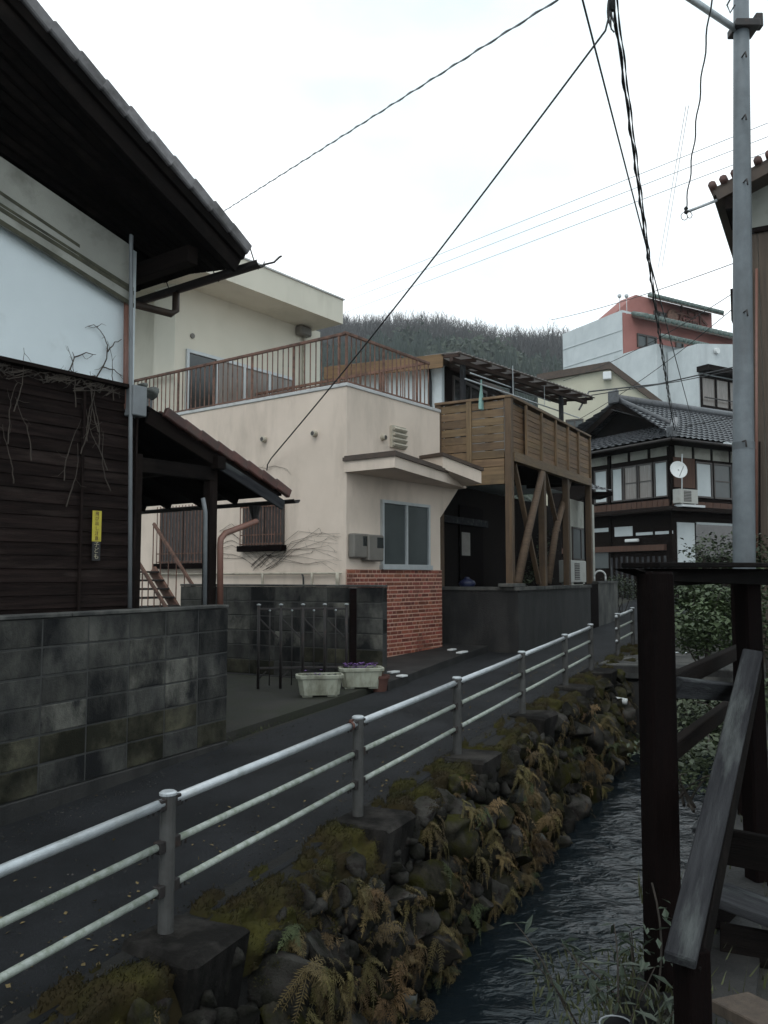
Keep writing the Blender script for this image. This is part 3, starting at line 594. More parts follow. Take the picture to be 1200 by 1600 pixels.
pA = RD.P(s_end - nb1 * L1, WL + 0.075, 0)
block_wall('block_wall', 'long stained grey concrete block wall below the dark boarded storehouse', pA, U, nb1, L1, 6, 0.2085, 1.545, 0.15, lambda t: rz(s_end - nb1 * L1 + t), pale=0.25, seed=5)
# return of that wall at its far end
block_wall('block_wall', 'short return of block wall running back to the lean-to post', RD.P(s_end - 0.075, WL + 0.16, 0), Wv, 4, 0.40, 6, 0.2085, 1.5435, 0.145, lambda t: rz(s_end), pale=0.1, seed=8, cap=False)
# wall behind the iron gate
G0 = atY(602, 1000, 11.2); zg = rz(10.0)
block_wall('block_wall', 'dark block wall behind the iron gate and plastic planters', (G0.x, G0.y), Wv, 8, 0.43, 6, 0.2085, 1.70, 0.14, lambda t: zg, pale=0.15, seed=11, moss_rows=2)
# ================================================================ OLD STOREHOUSE
E1 = (0.599, 0.801)
OH = Frame((-2.38, 7.8), E1); of = Face(OH, 'a', 0.0)
oh = thing('storehouse', 'old white plaster storehouse with black boarded lower wall and deep tiled eaves', 'house', OH.P(-3, 2, 0.2))
zsid = lambda a: of.px(187, 608)[1]
top = [of.px(-160, 145), of.px(0, 252), of.px(100, 320), of.px(198, 388)]
MB().prism([OH.P(0, 0, -0.1)] + [OH.P(-0.003, 0, top[3][1])] + [OH.P(a, 0, z) for a, z in top[2::-1]] + [OH.P(-8, 0, 6.9), OH.P(-8, 0, -0.1)], OH.e2 * 4.5).build('wall', M['plaster_white'], oh)
# grey plaster band and mouldings that follow the roof slope
def sl(x0, y0, x1, y1): return of.px(x0, y0), of.px(x1, y1)
def band(name, l0, l1, d0, d1, m):
    """sloping band between pixel lines l0 (top) and l1 (bottom) on the gable wall, extended to the left"""
    (a0, z0), (a1, z1) = sl(*l0); (b0, y0), (b1, y1) = sl(*l1)
    k0 = (z1 - z0) / (a1 - a0); k1 = (y1 - y0) / (b1 - b0); aL = -3.2; aR = min(a1, b1)
    MB().prism([OH.P(aL, -d1, z0 + k0 * (aL - a0)), OH.P(aR, -d1, z0 + k0 * (aR - a0)), OH.P(aR, -d1, y0 + k1 * (aR - b0)), OH.P(aL, -d1, y0 + k1 * (aL - b0))], OH.e2 * (d1 - d0)).build(name, m, oh)
band('plaster_band', (0, 250, 200, 386), (0, 338, 200, 463), 0.0, 0.05, M['plaster_grey'])
M['mildew_shade'] = mat('mildew_shade_plaster', (0.085, 0.082, 0.055), (0.04, 0.04, 0.028), 8, 0.95, 0.4, 60)
band('moulding', (0, 308, 116, 386), (0, 337, 116, 410), 0.051, 0.085, M['plaster_grey'])
band('mildew_shade_line', (0, 308, 116, 386), (0, 314, 116, 391), 0.086, 0.088, M['mildew_shade']); band('mildew_shade_line', (116, 399, 200, 452), (116, 404, 200, 457), 0.081, 0.086, M['mildew_shade']); band('mildew_shade_line', (0, 333, 200, 458), (0, 340, 200, 464), 0.0905, 0.093, M['mildew_shade']); band('mildew_shade_line', (0, 352, 200, 477), (0, 360, 200, 484), 0.0905, 0.093, M['mildew_shade'])  # strips paint the shadow of the moulding grooves, with an olive mildew tint
band('moulding', (114, 403, 200, 455), (114, 411, 200, 463), 0.051, 0.08, M['plaster_grey'])
band('moulding', (0, 338, 200, 463), (0, 354, 200, 479), 0.003, 0.09, M['plaster_grey'])
# boarded lower wall
b0_, b1_ = of.px(0, 575, .06), of.px(187, 608, .06)
ztopb = lambda a: b1_[1] + (b0_[1] - b1_[1]) / (b0_[0] - b1_[0]) * (a - b1_[0])
zz = 0.35; nb = 0
while zz < ztopb(-2) - 0.05:
    aL = -3.4
    zt = min(zz + 0.125, ztopb(0) - 0.01)
    if zt - zz < 0.05: break
    o = plank('siding_board', OH.P(aL, -0.045 + jit(.004), (zz + zt) / 2), OH.P(-0.02 + jit(.01), -0.045 + jit(.004), (zz + zt) / 2 + jit(.006)), 0.022, zt - zz + 0.022, M['siding'], oh)
    o.matrix_basis = o.matrix_basis @ Matrix.Rotation(0.10, 4, 'X')
    zz += 0.112
for a in (-0.02, -0.58, -1.5, -2.4): plank('batten', OH.P(a, -0.085, 0.3), OH.P(a, -0.085, ztopb(0) + 0.0), 0.022, 0.03, M['siding'], oh, up=OH.e2)
plank('siding_cap', OH.P(-3.4, -0.07, ztopb(0) + 0.03), OH.P(-0.0, -0.07, ztopb(0) + 0.02), 0.15, 0.035, M['wood_dark'], oh)
plank('siding_board', OH.P(-3.4, -0.05, ztopb(0) - .055), OH.P(-0.02, -0.05, ztopb(0) - .065), 0.03, 0.14, M['siding'], oh)
MB().beam(OH.P(0.02, -0.03, 0.2), OH.P(0.02, -0.03, 3.0), 0.09, 0.09, OH.e2).build('corner_post', M['wood_dark'], oh)
# roof: plane z = zr(a); the verge towards the lane, the eave at a = 0.59
VB = -0.9; AE = 0.59
zr = lambda a: 5.00 - 0.51 * (a - AE)
dirn = V((OH.e1 * 1 + Z * -0.51)).normalized(); upn = dirn.cross(OH.e2).normalized(); upn = upn if upn.z > 0 else -upn
aT = -3.6
MB().prism([OH.P(AE - .03, VB + .05, zr(AE - .03) - 0.13), OH.P(aT, VB + .05, zr(aT) - 0.13), OH.P(aT, VB + .05, zr(aT) - 0.07), OH.P(AE - .03, VB + .05, zr(AE - .03) - 0.07)], OH.e2 * 6).build('roof_deck', M['wood_black'], oh)
plank('verge_board', OH.P(AE - 0.06, VB + 0.06, zr(AE - .06) - 0.22), OH.P(aT, VB + 0.06, zr(aT) - 0.22), 0.04, 0.20, M['wood_black'], oh)
plank('verge_board', OH.P(AE - 0.02, VB + 0.03, zr(AE - .02) - 0.12), OH.P(aT, VB + 0.03, zr(aT) - 0.12), 0.05, 0.09, M['wood_black'], oh)
# dark boarded soffit between the verge and the wall head
(sa0, sz0), (sa1, sz1) = of.px(0, 248), of.px(200, 384)
ks = (sz1 - sz0) / (sa1 - sa0)
sof = lambda a: sz1 + ks * (a - sa1)
nsb = 9
for k in range(nsb):
    t0, t1 = k / nsb, (k + 1) / nsb - 0.012
    def sp_(a, t): return OH.P(a, (VB + 0.09) * (1 - t) + 0.0 * t, (zr(a) - 0.30) * (1 - t) + (sof(a) + .03) * t)
    MB().prism([sp_(0.48, t0), sp_(aT, t0), sp_(aT, t1), sp_(0.48, t1)], Z * 0.02).build('soffit_board', M['wood_black'], oh)
for b_ in (-0.55, -0.2): plank('purlin', OH.P(-3.4, b_, 0), OH.P(-3.4, b_, 0), .1, .1, M['wood_black'], oh) if False else None
plank('wall_plate', OH.P(0.10, -0.7, zr(.1) - 0.45), OH.P(0.10, 4.2, zr(.1) - 0.45), 0.12, 0.16, M['wood_dark'], oh)
for k in range(9):
    b_ = -0.75 + 0.45 * k; plank('rafter', OH.P(AE - 0.10, b_, zr(AE - .1) - 0.185), OH.P(-0.9, b_, zr(-.9) - 0.185), 0.07, 0.09, M['wood_black'], oh)
# tiles: verge and eave tiles are single pieces, the field is one sheet
def tile_piece(w_, L_, t_, m, arch=0.028):
    b = MB(); rows = []
    for y in (0, 1):
        rows.append([V((x * w_ / 6 - w_ / 2, y * L_ - L_ / 2, arch * math.sin(math.pi * 2 * x / 6 - 0.6) + 0.022 * (1 - y))) for x in range(7)])
    low = [[p - V((0, 0, t_)) for p in r] for r in rows]
    b.grid(rows); b.grid([low[1], low[0]]); b.grid([rows[0], low[0]]); b.grid([low[1], rows[1]])
    b.quad(rows[0][0], rows[1][0], low[1][0], low[0][0]); b.quad(rows[0][6], low[0][6], low[1][6], rows[1][6])
    return b.mesh('roof_tile', m, False)
t_verge = MB().box((0, 0, 0), (0.145, 0.045, 0.055), None, 0.012).mesh('verge_tile', M['tile_old'])
n = 0; a = AE + 0.015
while a > aT:
    p = OH.P(a - 0.12, VB + 0.012 + jit(.004), zr(a - 0.12) - 0.015 + jit(.005))
    o = newobj('verge_tile', t_verge, oh, axes_m(p, dirn, OH.e2, upn) @ Matrix.Rotation(0.075 + jit(.015), 4, 'Y')); a -= 0.232
t_old = tile_piece(0.27, 0.28, 0.018, M['tile_old'])
def lay_tiles(fr, a_e, zfun, slope, b0, b1, rows_, pitch_b, pitch_a, mesh, parent, name='roof_tile'):
    dn = (fr.e1 - Z * slope).normalized(); un = dn.cross(fr.e2).normalized(); un = un if un.z > 0 else -un
    nb_ = int((b1 - b0) / pitch_b)
    for r in range(rows_):
        for c in range(nb_):
            a_ = a_e - (r + 0.5) * pitch_a
            newobj(name, mesh, parent, axes_m(fr.P(a_, b0 + (c + .5) * pitch_b, zfun(a_) + 0.0 + jit(.003)), fr.e2, -dn, un))
lay_tiles(OH, AE + 0.05, lambda a: zr(a) - 0.02, 0.51, VB + 0.06, 3.4, 2, 0.265, 0.232, t_old, oh)
rows = []
for k in range(20):
    a_ = AE - 0.40 - 0.17 * k
    rows.append([OH.P(a_, VB + 0.05 + 0.0663 * j, zr(a_) - 0.02 + 0.028 * math.sin(math.pi / 2 * j) + 0.015 * (k % 2)) for j in range(70)])
tag(MB().grid(rows).build('roof_tiles', M['tile_old'], oh), kind='stuff')
# other slope of the roof, out of sight behind the ridge
MB().prism([OH.P(aT, VB + .05, zr(aT) - .1), OH.P(-8.6, VB + .05, 4.6), OH.P(-8.6, VB + .05, 4.7), OH.P(aT, VB + .05, zr(aT))], OH.e2 * 6).build('rear_roof', M['tile_old'], oh)
# gutter with hooks and elbow
gz_ = zr(AE) - 0.15
gut = MB(); rows = []
for j in range(9):
    t = math.pi * j / 8; rows.append([OH.P(AE + 0.09 - 0.06 * math.cos(t), b_, gz_ - 0.06 * math.sin(t)) for b_ in (VB - 0.10, VB + 0.3, 0.6, 1.2, 1.8)])
gut.grid(rows).build('gutter', M['iron'], oh, smooth=True)
for b_ in (VB - 0.06, VB + 0.5, 0.3, 0.9, 1.5): pipe('gutter_hook', [OH.P(AE - 0.02, b_, gz_ + 0.10), OH.P(AE + 0.03, b_, gz_ + 0.0), OH.P(AE + 0.09, b_, gz_ - 0.068), OH.P(AE + 0.155, b_, gz_ - 0.01), OH.P(AE + 0.17, b_, gz_ + 0.03)], 0.006, M['iron'], oh, 6)
pipe('gutter_hook', [OH.P(AE + 0.13, VB - 0.10, gz_ - 0.02), OH.P(AE + 0.20, VB - 0.16, gz_ + 0.01), OH.P(AE + 0.23, VB - 0.20, gz_ + 0.06), OH.P(AE + 0.25, VB - .21, gz_ + 0.075)], 0.010, M['iron'], oh, 6)
pipe('downpipe', [OH.P(AE + 0.09, 0.25, gz_ - 0.05), OH.P(AE + 0.09, 0.25, gz_ - 0.24), OH.P(AE + 0.05, 0.27, gz_ - 0.28), OH.P(0.12, 0.45, gz_ - 0.24), OH.P(0.09, 0.46, gz_ - .4), OH.P(0.09, 0.46, 3.0)], 0.04, M['trim_brown'], oh, 10)
pipe('downpipe', [of.at(198, 470, .05), of.at(197, 585, .05), of.at(197, 640, .05)], 0.028, M['pvc_pink'], oh, 10)
# pale conduit up the corner
ct = [of.at(230, 325, .14), of.at(219, 328, .14), of.at(210, 337, .14), of.at(206, 352, .14), of.at(205, 380, .14), of.at(204, 640, .14), of.at(203, 950, .14)]
o = tag(MB().tube(ct, 0.019, 10).build('conduit', M['pvc_grey'], None, True), 'pale grey cable conduit up the corner of the storehouse', 'conduit')
# tall narrow yellow warning plate
c0, c1, z0, z1 = of.rect(145, 798, 159, 846, .11); z2 = of.px(152, 876, .11)[1]
ys = thing('warning_sign', 'narrow yellow vertical sign with black lower part on the dark boards', 'sign', of.pt((c0 + c1) / 2, z2, .11))
fpart('plate', of, c0, c1, z0, z1, 0.100, 0.104, M['yellow'], ys); fpart('lower_plate', of, c0 + .004, c1 - .004, z2, z0 - .003, 0.100, 0.104, M['black'], ys)
for k, chv in enumerate('飛び出し注意'): glyph('lettering', chv, (z1 - z0) / 6.9, M['sign_dark'], ys, face_m(of, (c0 + c1) / 2, z1 - (k + .62) * (z1 - z0) / 6.2, 0.1055), 0.001)
for k, chv in enumerate('子ども'): glyph('lettering', chv, (z0 - z2) / 3.2, M['sign_pale'], ys, face_m(of, (c0 + c1) / 2, z0 - (k + .55) * (z0 - z2) / 3.2, 0.1055), 0.001)
# ================================================================ bare vines
def vine(name, label, paths, fc, m, r0=0.008, d=0.02, twigs=2, seed=1):
    q = random.Random(seed); b = MB()
    for pth in paths:
        pts = [fc.at(x, y, d + q.uniform(-.005, .012)) for x, y in pth]; fine = []
        for k in range(len(pts) - 1):
            for t in (0, .33, .66): fine.append(pts[k].lerp(pts[k + 1], t) + V((q.uniform(-1, 1), 0, q.uniform(-1, 1))) * r0 * 0.9)
        fine.append(pts[-1]); nn = len(fine)
        b.tube(fine, [r0 * (1 - 0.75 * k / nn) for k in range(nn)], 5, False)
        for k in range(2, nn, 3):
            for _ in range(twigs):
                if q.random() < 0.5: continue
                e = fine[k] + fc.t * q.uniform(-.12, .12) + Z * q.uniform(-.09, .10); mid = (fine[k] + e) / 2 + Z * q.uniform(-.03, .03)
                b.tube([fine[k], mid, e], [r0 * .4, r0 * .3, r0 * .15], 4, False)
    return tag(b.build(name, m), label, 'vine')
vine('bare_vine', 'leafless vine sprigs climbing the white plaster of the storehouse', [[(152, 590), (166, 560), (168, 540), (160, 520), (146, 508), (133, 512)], [(168, 550), (180, 535), (190, 530)], [(150, 588), (130, 590), (110, 578), (95, 582)], [(108, 578), (117, 560), (113, 550)], [(117, 558), (135, 551), (150, 554)], [(160, 574), (178, 578), (192, 588)]], of, M['vine'], 0.007, 0.03, 1, 3)
q = random.Random(9); pl = []
for k in range(34):
    x = q.uniform(-20, 185); y = 575 + x * 0.175; pl.append([(x + q.uniform(-25, 25), y + q.uniform(-8, 12)) for _ in range(4)])
for k in range(14):
    x = q.uniform(-10, 190); y = 620 + q.uniform(0, 200); dx_ = q.uniform(-7, 7); pl.append([(x + j * dx_ + 5 * math.sin(j + k), y - j * 24 + q.uniform(-4, 4)) for j in range(5)])
vine('bare_vine', 'tangle of dry vine stems along the top of the black boards', pl, of, M['vine'], 0.0055, 0.10, 1, 4)
# ================================================================ LEAN-TO
LB = -0.12
lf = Face(OH, 'a', LB)
l0, l1 = lf.px(237, 626), lf.px(448, 764)
kl = -(l1[1] - l0[1]) / (l1[0] - l0[0]); zl = lambda a: l0[1] - kl * (a - l0[0]); LE = l1[0]
lt = thing('lean_to', 'open lean-to with red brown tiles built against the storehouse', 'lean-to', OH.P(LE / 2, 1.0, 0.3))
dl = (OH.e1 - Z * kl).normalized(); ul = dl.cross(OH.e2).normalized(); ul = ul if ul.z > 0 else -ul
MB().prism([OH.P(LE - .05, LB + .03, zl(LE - .05) - .10), OH.P(0.1, LB + .03, zl(.1) - .10), OH.P(0.1, LB + .03, zl(.1) - .055), OH.P(LE - .05, LB + .03, zl(LE - .05) - .055)], OH.e2 * 4.2).build('roof_deck', M['wood_black'], lt)
plank('verge_board', OH.P(LE - .12, LB + .04, zl(LE - .12) - .155), OH.P(0.1, LB + .04, zl(.1) - .155), 0.035, 0.14, M['wood_dark'], lt)
plank('verge_board', OH.P(LE * .98, LB + .015, zl(LE * .98) - .20), OH.P(LE * .50, LB + .015, zl(LE * .5) - .19), 0.03, 0.11, M['wood_grey'], lt)
tr = tile_piece(0.27, 0.27, 0.018, M['tile_red'])
nrow = int((LE - .1) / 0.215)
lay_tiles(OH, LE + 0.03, lambda a: zl(a) - 0.03, kl, LB, LB + 4.2, nrow, 0.265, 0.215, tr, lt)
tv = MB().box((0, 0, 0), (0.135, 0.03, 0.05), None, 0.01).mesh('verge_tile', M['tile_red'])
for k in range(nrow):
    a = LE + 0.02 - 0.215 * (k + .5); newobj('verge_tile', tv, lt, axes_m(OH.P(a, LB - .01 + jit(.005), zl(a) - 0.035 + jit(.004)), dl, OH.e2, ul) @ Matrix.Rotation(.07 + jit(.02), 4, 'Y'))
pxp = lf.px(328, 945, -0.1)
for b_ in (LB + 0.12, LB + 2.3): plank('post', OH.P(pxp[0], b_, 0.25), OH.P(pxp[0], b_, zl(pxp[0]) - .12), 0.105, 0.105, M['wood_dark'], lt, up=OH.e2)
plank('beam', OH.P(pxp[0], LB - .05, zl(pxp[0]) - .19), OH.P(pxp[0], LB + 2.5, zl(pxp[0]) - .19), 0.11, 0.13, M['wood_dark'], lt)
for b_ in (LB + .12, LB + .7, LB + 1.3, LB + 1.9, LB + 2.4): plank('rafter', OH.P(0.05, b_, zl(.05) - .15), OH.P(LE - .1, b_, zl(LE - .1) - .15), 0.05, 0.08, M['wood_black'], lt)
plank('tie_beam', OH.P(0.03, LB + .1, zl(pxp[0]) - .30), OH.P(pxp[0], LB + .1, zl(pxp[0]) - .30), 0.09, 0.14, M['wood_black'], lt)
rows = []; gl = zl(LE) - 0.12
for j in range(9):
    t = math.pi * j / 8; rows.append([OH.P(LE + 0.045 - 0.05 * math.cos(t), b_, gl - 0.045 * math.sin(t)) for b_ in (LB - 0.12, LB + 0.5, LB + 1.2, LB + 3.8)])
MB().grid(rows).build('gutter', M['iron'], lt, smooth=True)
bx = MB(); bx.lathe(OH.P(LE + 0.045, LB + 0.55, gl - 0.20), [(0.035, 0), (0.045, .05), (0.075, 0.16)], 10); bx.build('rain_head', M['iron'], lt)
e_ = OH.P(LE + 0.045, LB + 0.55, gl - 0.18); dpx = Face(OH, 'a', LB + .02)
pipe('downpipe', [e_, e_ - Z * .05, dpx.at(400, 815), dpx.at(352, 833), dpx.at(345, 842), dpx.at(344, 850), dpx.at(344, 945)], 0.032, M['pvc_pink'], lt, 10)
pipe('conduit', [dpx.at(317, 778), dpx.at(321, 800), dpx.at(320, 945)], 0.022, M['pvc_grey'], lt, 10)
c0, c1, z0, z1 = lf.rect(206, 603, 228, 650, .04); fpart('flashing_box', lf, c0, c1, z0, z1, -0.1, 0.06, M['pvc_grey'], lt, .008)
bb = MB(); ctr = lf.at(247, 611)
o = newobj('stone', ROCKP, None, Matrix.Translation(ctr + OH.e2 * .1) @ Matrix.Diagonal((.11, .09, .075, 1))); tag(o, 'pale round stone weighing down the top tiles of the lean-to', 'stone')
o = newobj('stone', ROCKP, None, Matrix.Translation(lf.at(236, 600) + OH.e2 * .12) @ Matrix.Diagonal((.07, .06, .04, 1))); tag(o, 'small flat stone at the head of the lean-to roof', 'stone')
# ================================================================ IRON GATE, POTS
yard = MB().prism([rd(s_, w_, -.06) for s_, w_ in ((6.56, 5.10), (9.93, 5.02), (9.93, 9), (6.56, 9))], Z * .12)
tag(yard.build('yard_slab', M['dirt']), kind='structure')
gA = onroad(403, 1079, .06); gB = onroad(541, 1073, .06)
gd = V((gB.x - gA.x, gB.y - gA.y, 0)); gl_ = gd.length; gd.normalize(); gn = gd.cross(Z)
ga = thing('iron_gate', 'dark open iron gate with round bars and ball tips', 'gate', gA)
gp = lambda t, z_: V((gA.x, gA.y, rz(gA.dot(U)) + .06)) + gd * t + Z * z_
for k in range(5):
    t = gl_ * k / 4; bo = pipe('bar', [gp(t, 0.02), gp(t, 1.08)], 0.019, M['iron'], ga, 8)
    MB().lathe(gp(t, 1.08), [(0.026, 0), (0.028, 0.012), (0.010, 0.02)], 10).build('bar_cap', M['galv'], bo)
    if k < 4:
        t2 = t + gl_ / 8; bo = pipe('thin_bar', [gp(t2, 0.06), gp(t2, 1.0)], 0.008, M['iron'], ga, 6)
        MB().lathe(gp(t2, 1.0), [(0.006, 0), (0.015, 0.008), (0.015, 0.02), (0.004, 0.028)], 8).build('bar_cap', M['galv'], bo)
for z_ in (0.28, 1.03): plank('rail', gp(0, z_), gp(gl_, z_), 0.016, 0.03, M['iron'], ga)
for k in range(4):
    plank('brace', gp(gl_ * k / 4, 0.92), gp(gl_ * (k + .9) / 4, 0.66), 0.012, 0.02, M['iron'], ga)
for k in (0, 1): plank('brace', gp(gl_ * k / 4, 0.14), gp(gl_ * k / 4 + .10, 0.24), 0.012, 0.02, M['iron'], ga)
gpst = onroad(551, 1071, .06)
pp = thing('gate_post', 'dark red square steel gate post against the block wall', 'gate post', gpst)
MB().box(gpst + Z * 0.62, (0.045, 0.045, 0.64), (gd, gn, Z), 0.006).build('shaft', M['wood_red'], pp); MB().box(gpst + Z * 1.268, (0.052, 0.052, 0.008), (gd, gn, Z)).build('cap', M['iron'], pp)
def planter(label, c, d, L_, W_, H_, seed, flowers):
    c = V(c); d = V(d).normalized(); n_ = d.cross(Z); t = thing('planter', label, 'planter', c, 'planters by the gate'); b = MB()
    def ring(l, w2, z_, ch): return [c + d * x + n_ * y + Z * z_ for x, y in ((l - ch, w2), (l, w2 - ch), (l, -w2 + ch), (l - ch, -w2), (-l + ch, -w2), (-l, -w2 + ch), (-l, w2 - ch), (-l + ch, w2), (l - ch, w2))]
    l, w2 = L_ / 2, W_ / 2
    prof = [ring(l * .86, w2 * .82, 0.025, .05), ring(l * .97, w2 * .95, H_ - .05, .05), ring(l * 1.05, w2 * 1.08, H_ - .045, .05), ring(l * 1.06, w2 * 1.10, H_ - .01, .05), ring(l * 1.03, w2 * 1.06, H_, .05), ring(l * .95, w2 * .90, H_ - .004, .05), ring(l * .93, w2 * .87, H_ - .06, .05)]
    b.grid(prof); b.quad(*prof[0][:-1]); b.build('tub', M['planter'], t)
    MB().quad(*ring(l * .94, w2 * .89, H_ - .055, .05)[:-1]).build('soil', M['soil'], t)
    for sx in (-1, 1): MB().box(c + d * sx * l * .55 + Z * .012, (.06, w2 * .6, .013), (d, n_, Z)).build('foot', M['planter'], t)
    q = random.Random(seed); lf_ = MB(); fl = MB()
    for k in range(170):
        p = c + d * q.uniform(-l * .8, l * .8) + n_ * q.uniform(-w2 * .7, w2 * .7) + Z * (H_ - .05 + q.uniform(0, .035)); e = V((q.uniform(-1, 1), q.uniform(-1, 1), q.uniform(.2, 1))).normalized() * q.uniform(.015, .04); s2 = e.cross(Z).normalized() * .010
        lf_.quad(p, p + e * .5 + s2, p + e, p + e * .5 - s2)
    for k in range(flowers):
        p = c + d * q.uniform(-l * .8, l * .8) + n_ * q.uniform(-w2 * .6, w2 * .6) + Z * (H_ + q.uniform(-.03, .05))
        for j in range(5):
            th = 2 * math.pi * j / 5 + q.uniform(-.2, .2); e = (d * math.cos(th) + n_ * math.sin(th) + Z * q.uniform(.1, .7)) * .022; s2 = e.cross(Z).normalized() * .011
            fl.quad(p, p + e * .6 + s2, p + e, p + e * .6 - s2)
    pl_ = thing('bedding_plant', 'low green bedding plants growing in the ' + ('second planter with violet flowers' if flowers > 40 else 'planter with sparse flowers'), 'plant', c + Z * (H_ - .05))
    lf_.build('leaves', M['leaf'], pl_); tag(fl.build('petals', M['violet'], pl_), kind='stuff')
pd = (gd * 0.9 + gn * -0.25).normalized()
pc1 = onroad(497, 1090, .06); pc2 = onroad(549, 1078, .06)
pdir = (V((pc2.x - pc1.x, pc2.y - pc1.y, 0))).normalized()
planter('pale green plastic planter with bare soil beside the dark gate', pc1 + U * .10 + Wv * .04, gd, 0.55, 0.25, 0.27, 3, 8)
planter('pale green plastic planter full of violet flowers beside the terracotta pot', pc2 + U * .20 - Wv * .03, gd, 0.55, 0.25, 0.27, 4, 90)
tpo = onroad(588, 1082, .0) + U * .10; po = thing('flower_pot', 'terracotta flower pot with a withered stem by the wall end', 'pot', tpo)
MB().lathe(tpo, [(0.085, 0), (0.115, 0.17), (0.13, 0.17), (0.13, 0.21), (0.112, 0.21), (0.105, 0.17), (0.0, 0.17)], 18).build('pot', M['terracotta'], po)
b = MB()
for k in range(12): b.tube(bez(tpo + Z * .17, tpo + V((jit(.05), jit(.05), .27)), tpo + V((jit(.12), jit(.12), R.uniform(.25, .36))), 4), [.004, .003, .003, .002, .001], 4, False)
b.build('dry_stems', M['fern_brown'], po)
so = onroad(531, 1091); tag(MB().lathe(so, [(.06, 0), (.085, .018), (.085, .024), (.07, .012), (0, .012)], 18).build('saucer', M['white_paint']), 'white plastic saucer lying on the lane by the planters', 'saucer')
# ================================================================ CREAM HOUSE
CF = Frame((-0.57, 12.55), E1); ca = Face(CF, 'a', 0.0); cb = Face(CF, 'b', 0.0)
ch = thing('cream_house', 'cream rendered flat roofed house with rusty terrace railing and brick tiled base', 'house', CF.P(1.3, 2, 0.4))
AR = ca.px(688, 850)[0]; BL = 8.2; ZP = ca.px(541, 603)[1]
a720, z758 = ca.px(720, 758); z809 = ca.px(688, 809)[1]
Zt = ca.px(600, 715)[1]
MB().prism([CF.P(0, 0, 0.2), CF.P(AR, 0, 0.2), CF.P(AR, 0, ZP), CF.P(0, 0, ZP)], CF.e2 * BL).build('wall', M['cream'], ch)
MB().prism([CF.P(AR + .001, 0, z809), CF.P(a720, 0, z758), CF.P(a720, 0, Zt), CF.P(AR + .001, 0, Zt)], CF.e2 * 1.2).build('wing_wall', M['cream'], ch)
b = MB()
facebox(b, ca, -0.02, AR + .02, ZP + .001, ZP + .055, -0.14, 0.02, .006); facebox(b, cb, 0.145, BL, ZP + .001, ZP + .055, -0.14, 0.02, .006); b.build('coping', M['coping'], ch)
# rear coping and terrace floor are inside the block's top
# main canopy (tapers to the right)
def slab(name, pts, z0, z1, m, parent): return MB().prism([CF.P(a_, b_, z0) for a_, b_ in pts], Z * (z1 - z0)).build(name, m, parent)
poly = [(-0.03, 0.02), (-0.03, -0.93), (3.10, -0.24), (3.10, 0.02)]
zc1 = 3.66; zc0 = zc1 - 0.24
def inset(pl, k):
    cx = sum(p[0] for p in pl) / 4; cy = sum(p[1] for p in pl) / 4; return [(cx + (p[0] - cx) * k, cy + (p[1] - cy) * k) for p in pl]
cp_ = slab('canopy', poly, zc0, zc1 - 0.075, M['cream'], ch)
slab('canopy_trim', [(-0.06, 0.03), (-0.06, -0.97), (3.14, -0.28), (3.14, 0.03)], zc1 - 0.074, zc1 - 0.02, M['trim_brown'], cp_)
slab('canopy_flashing', [(-0.02, 0.03), (-0.02, -0.93), (3.10, -0.24), (3.10, 0.03)], zc1 - 0.019, zc1 + 0.01, M['trim_brown'], cp_)
# second small canopy round the corner
p1, p2 = atY(692, 707, 13.75), atY(752, 731, 14.25)
dv = (V((p2.x - p1.x, p2.y - p1.y, 0))).normalized(); nl = V((-dv.y, dv.x, 0)) ; pol = [p1, p2, p2 + nl * .75 + dv * .1, p1 + nl * .75 - dv * .1]
c2_ = MB().prism([p - Z * .27 for p in pol], Z * .21).build('canopy', M['cream'], ch)
MB().prism([p - Z * .058 for p in [p1 - nl * .03 - dv * .03, p2 - nl * .03 + dv * .03, p2 + nl * .76 + dv * .12, p1 + nl * .76 - dv * .12]], Z * .058).build('canopy_trim', M['trim_brown'], c2_)
# side wall behind the wing, carries the small canopy
MB().prism([CF.P(AR + .003, 1.3, 0.2), CF.P(AR + 0.6, 1.3, 0.2), CF.P(AR + .6, 1.3, 4.25), CF.P(AR + .003, 1.3, 4.25)], CF.e2 * 3).build('side_wall', M['cream'], ch)
window(ch, ca, ca.rect(594, 785, 669, 887), 2, 0.05, 0.05, M['alu'], M['glass_frost'])
r = ca.rect(594, 884, 670, 889); fpart('window_sill', ca, r[0] - .02, r[1] + .02, r[2] - .012, r[3] + .008, 0.002, 0.075, M['alu'], ch)
# louvred extractor
r = ca.rect(609, 667, 631, 701); vt = fpart('louvre_vent', ca, r[0], r[1], r[2], r[3], 0.001, 0.05, M['pvc_cream'], ch)
for k in range(4):
    z_ = r[2] + (r[3] - r[2]) * (k + .55) / 4.2; plank('louvre', ca.pt(r[0] + .02, z_, .068), ca.pt(r[1] - .02, z_, .068), 0.05, 0.05, M['pvc_cream'], vt, up=(Z + ca.n * .8).normalized())
def hood(fc, x, y, d=0.0):
    c, z_ = fc.px(x, y); o = MB().lathe(fc.pt(c, z_, .001), [(.05, 0), (.05, .06), (.042, .075), (.0, .075)], 14, fc.n).build('pipe_vent', M['pvc_cream'], ch); MB().lathe(fc.pt(c, z_, .076), [(.034, 0), (.030, .004), (0, .004)], 12, fc.n).build('vent_grille', M['alu_dark'], o)
hood(ca, 597, 684); hood(cb, 414, 687); hood(cb, 493, 678)
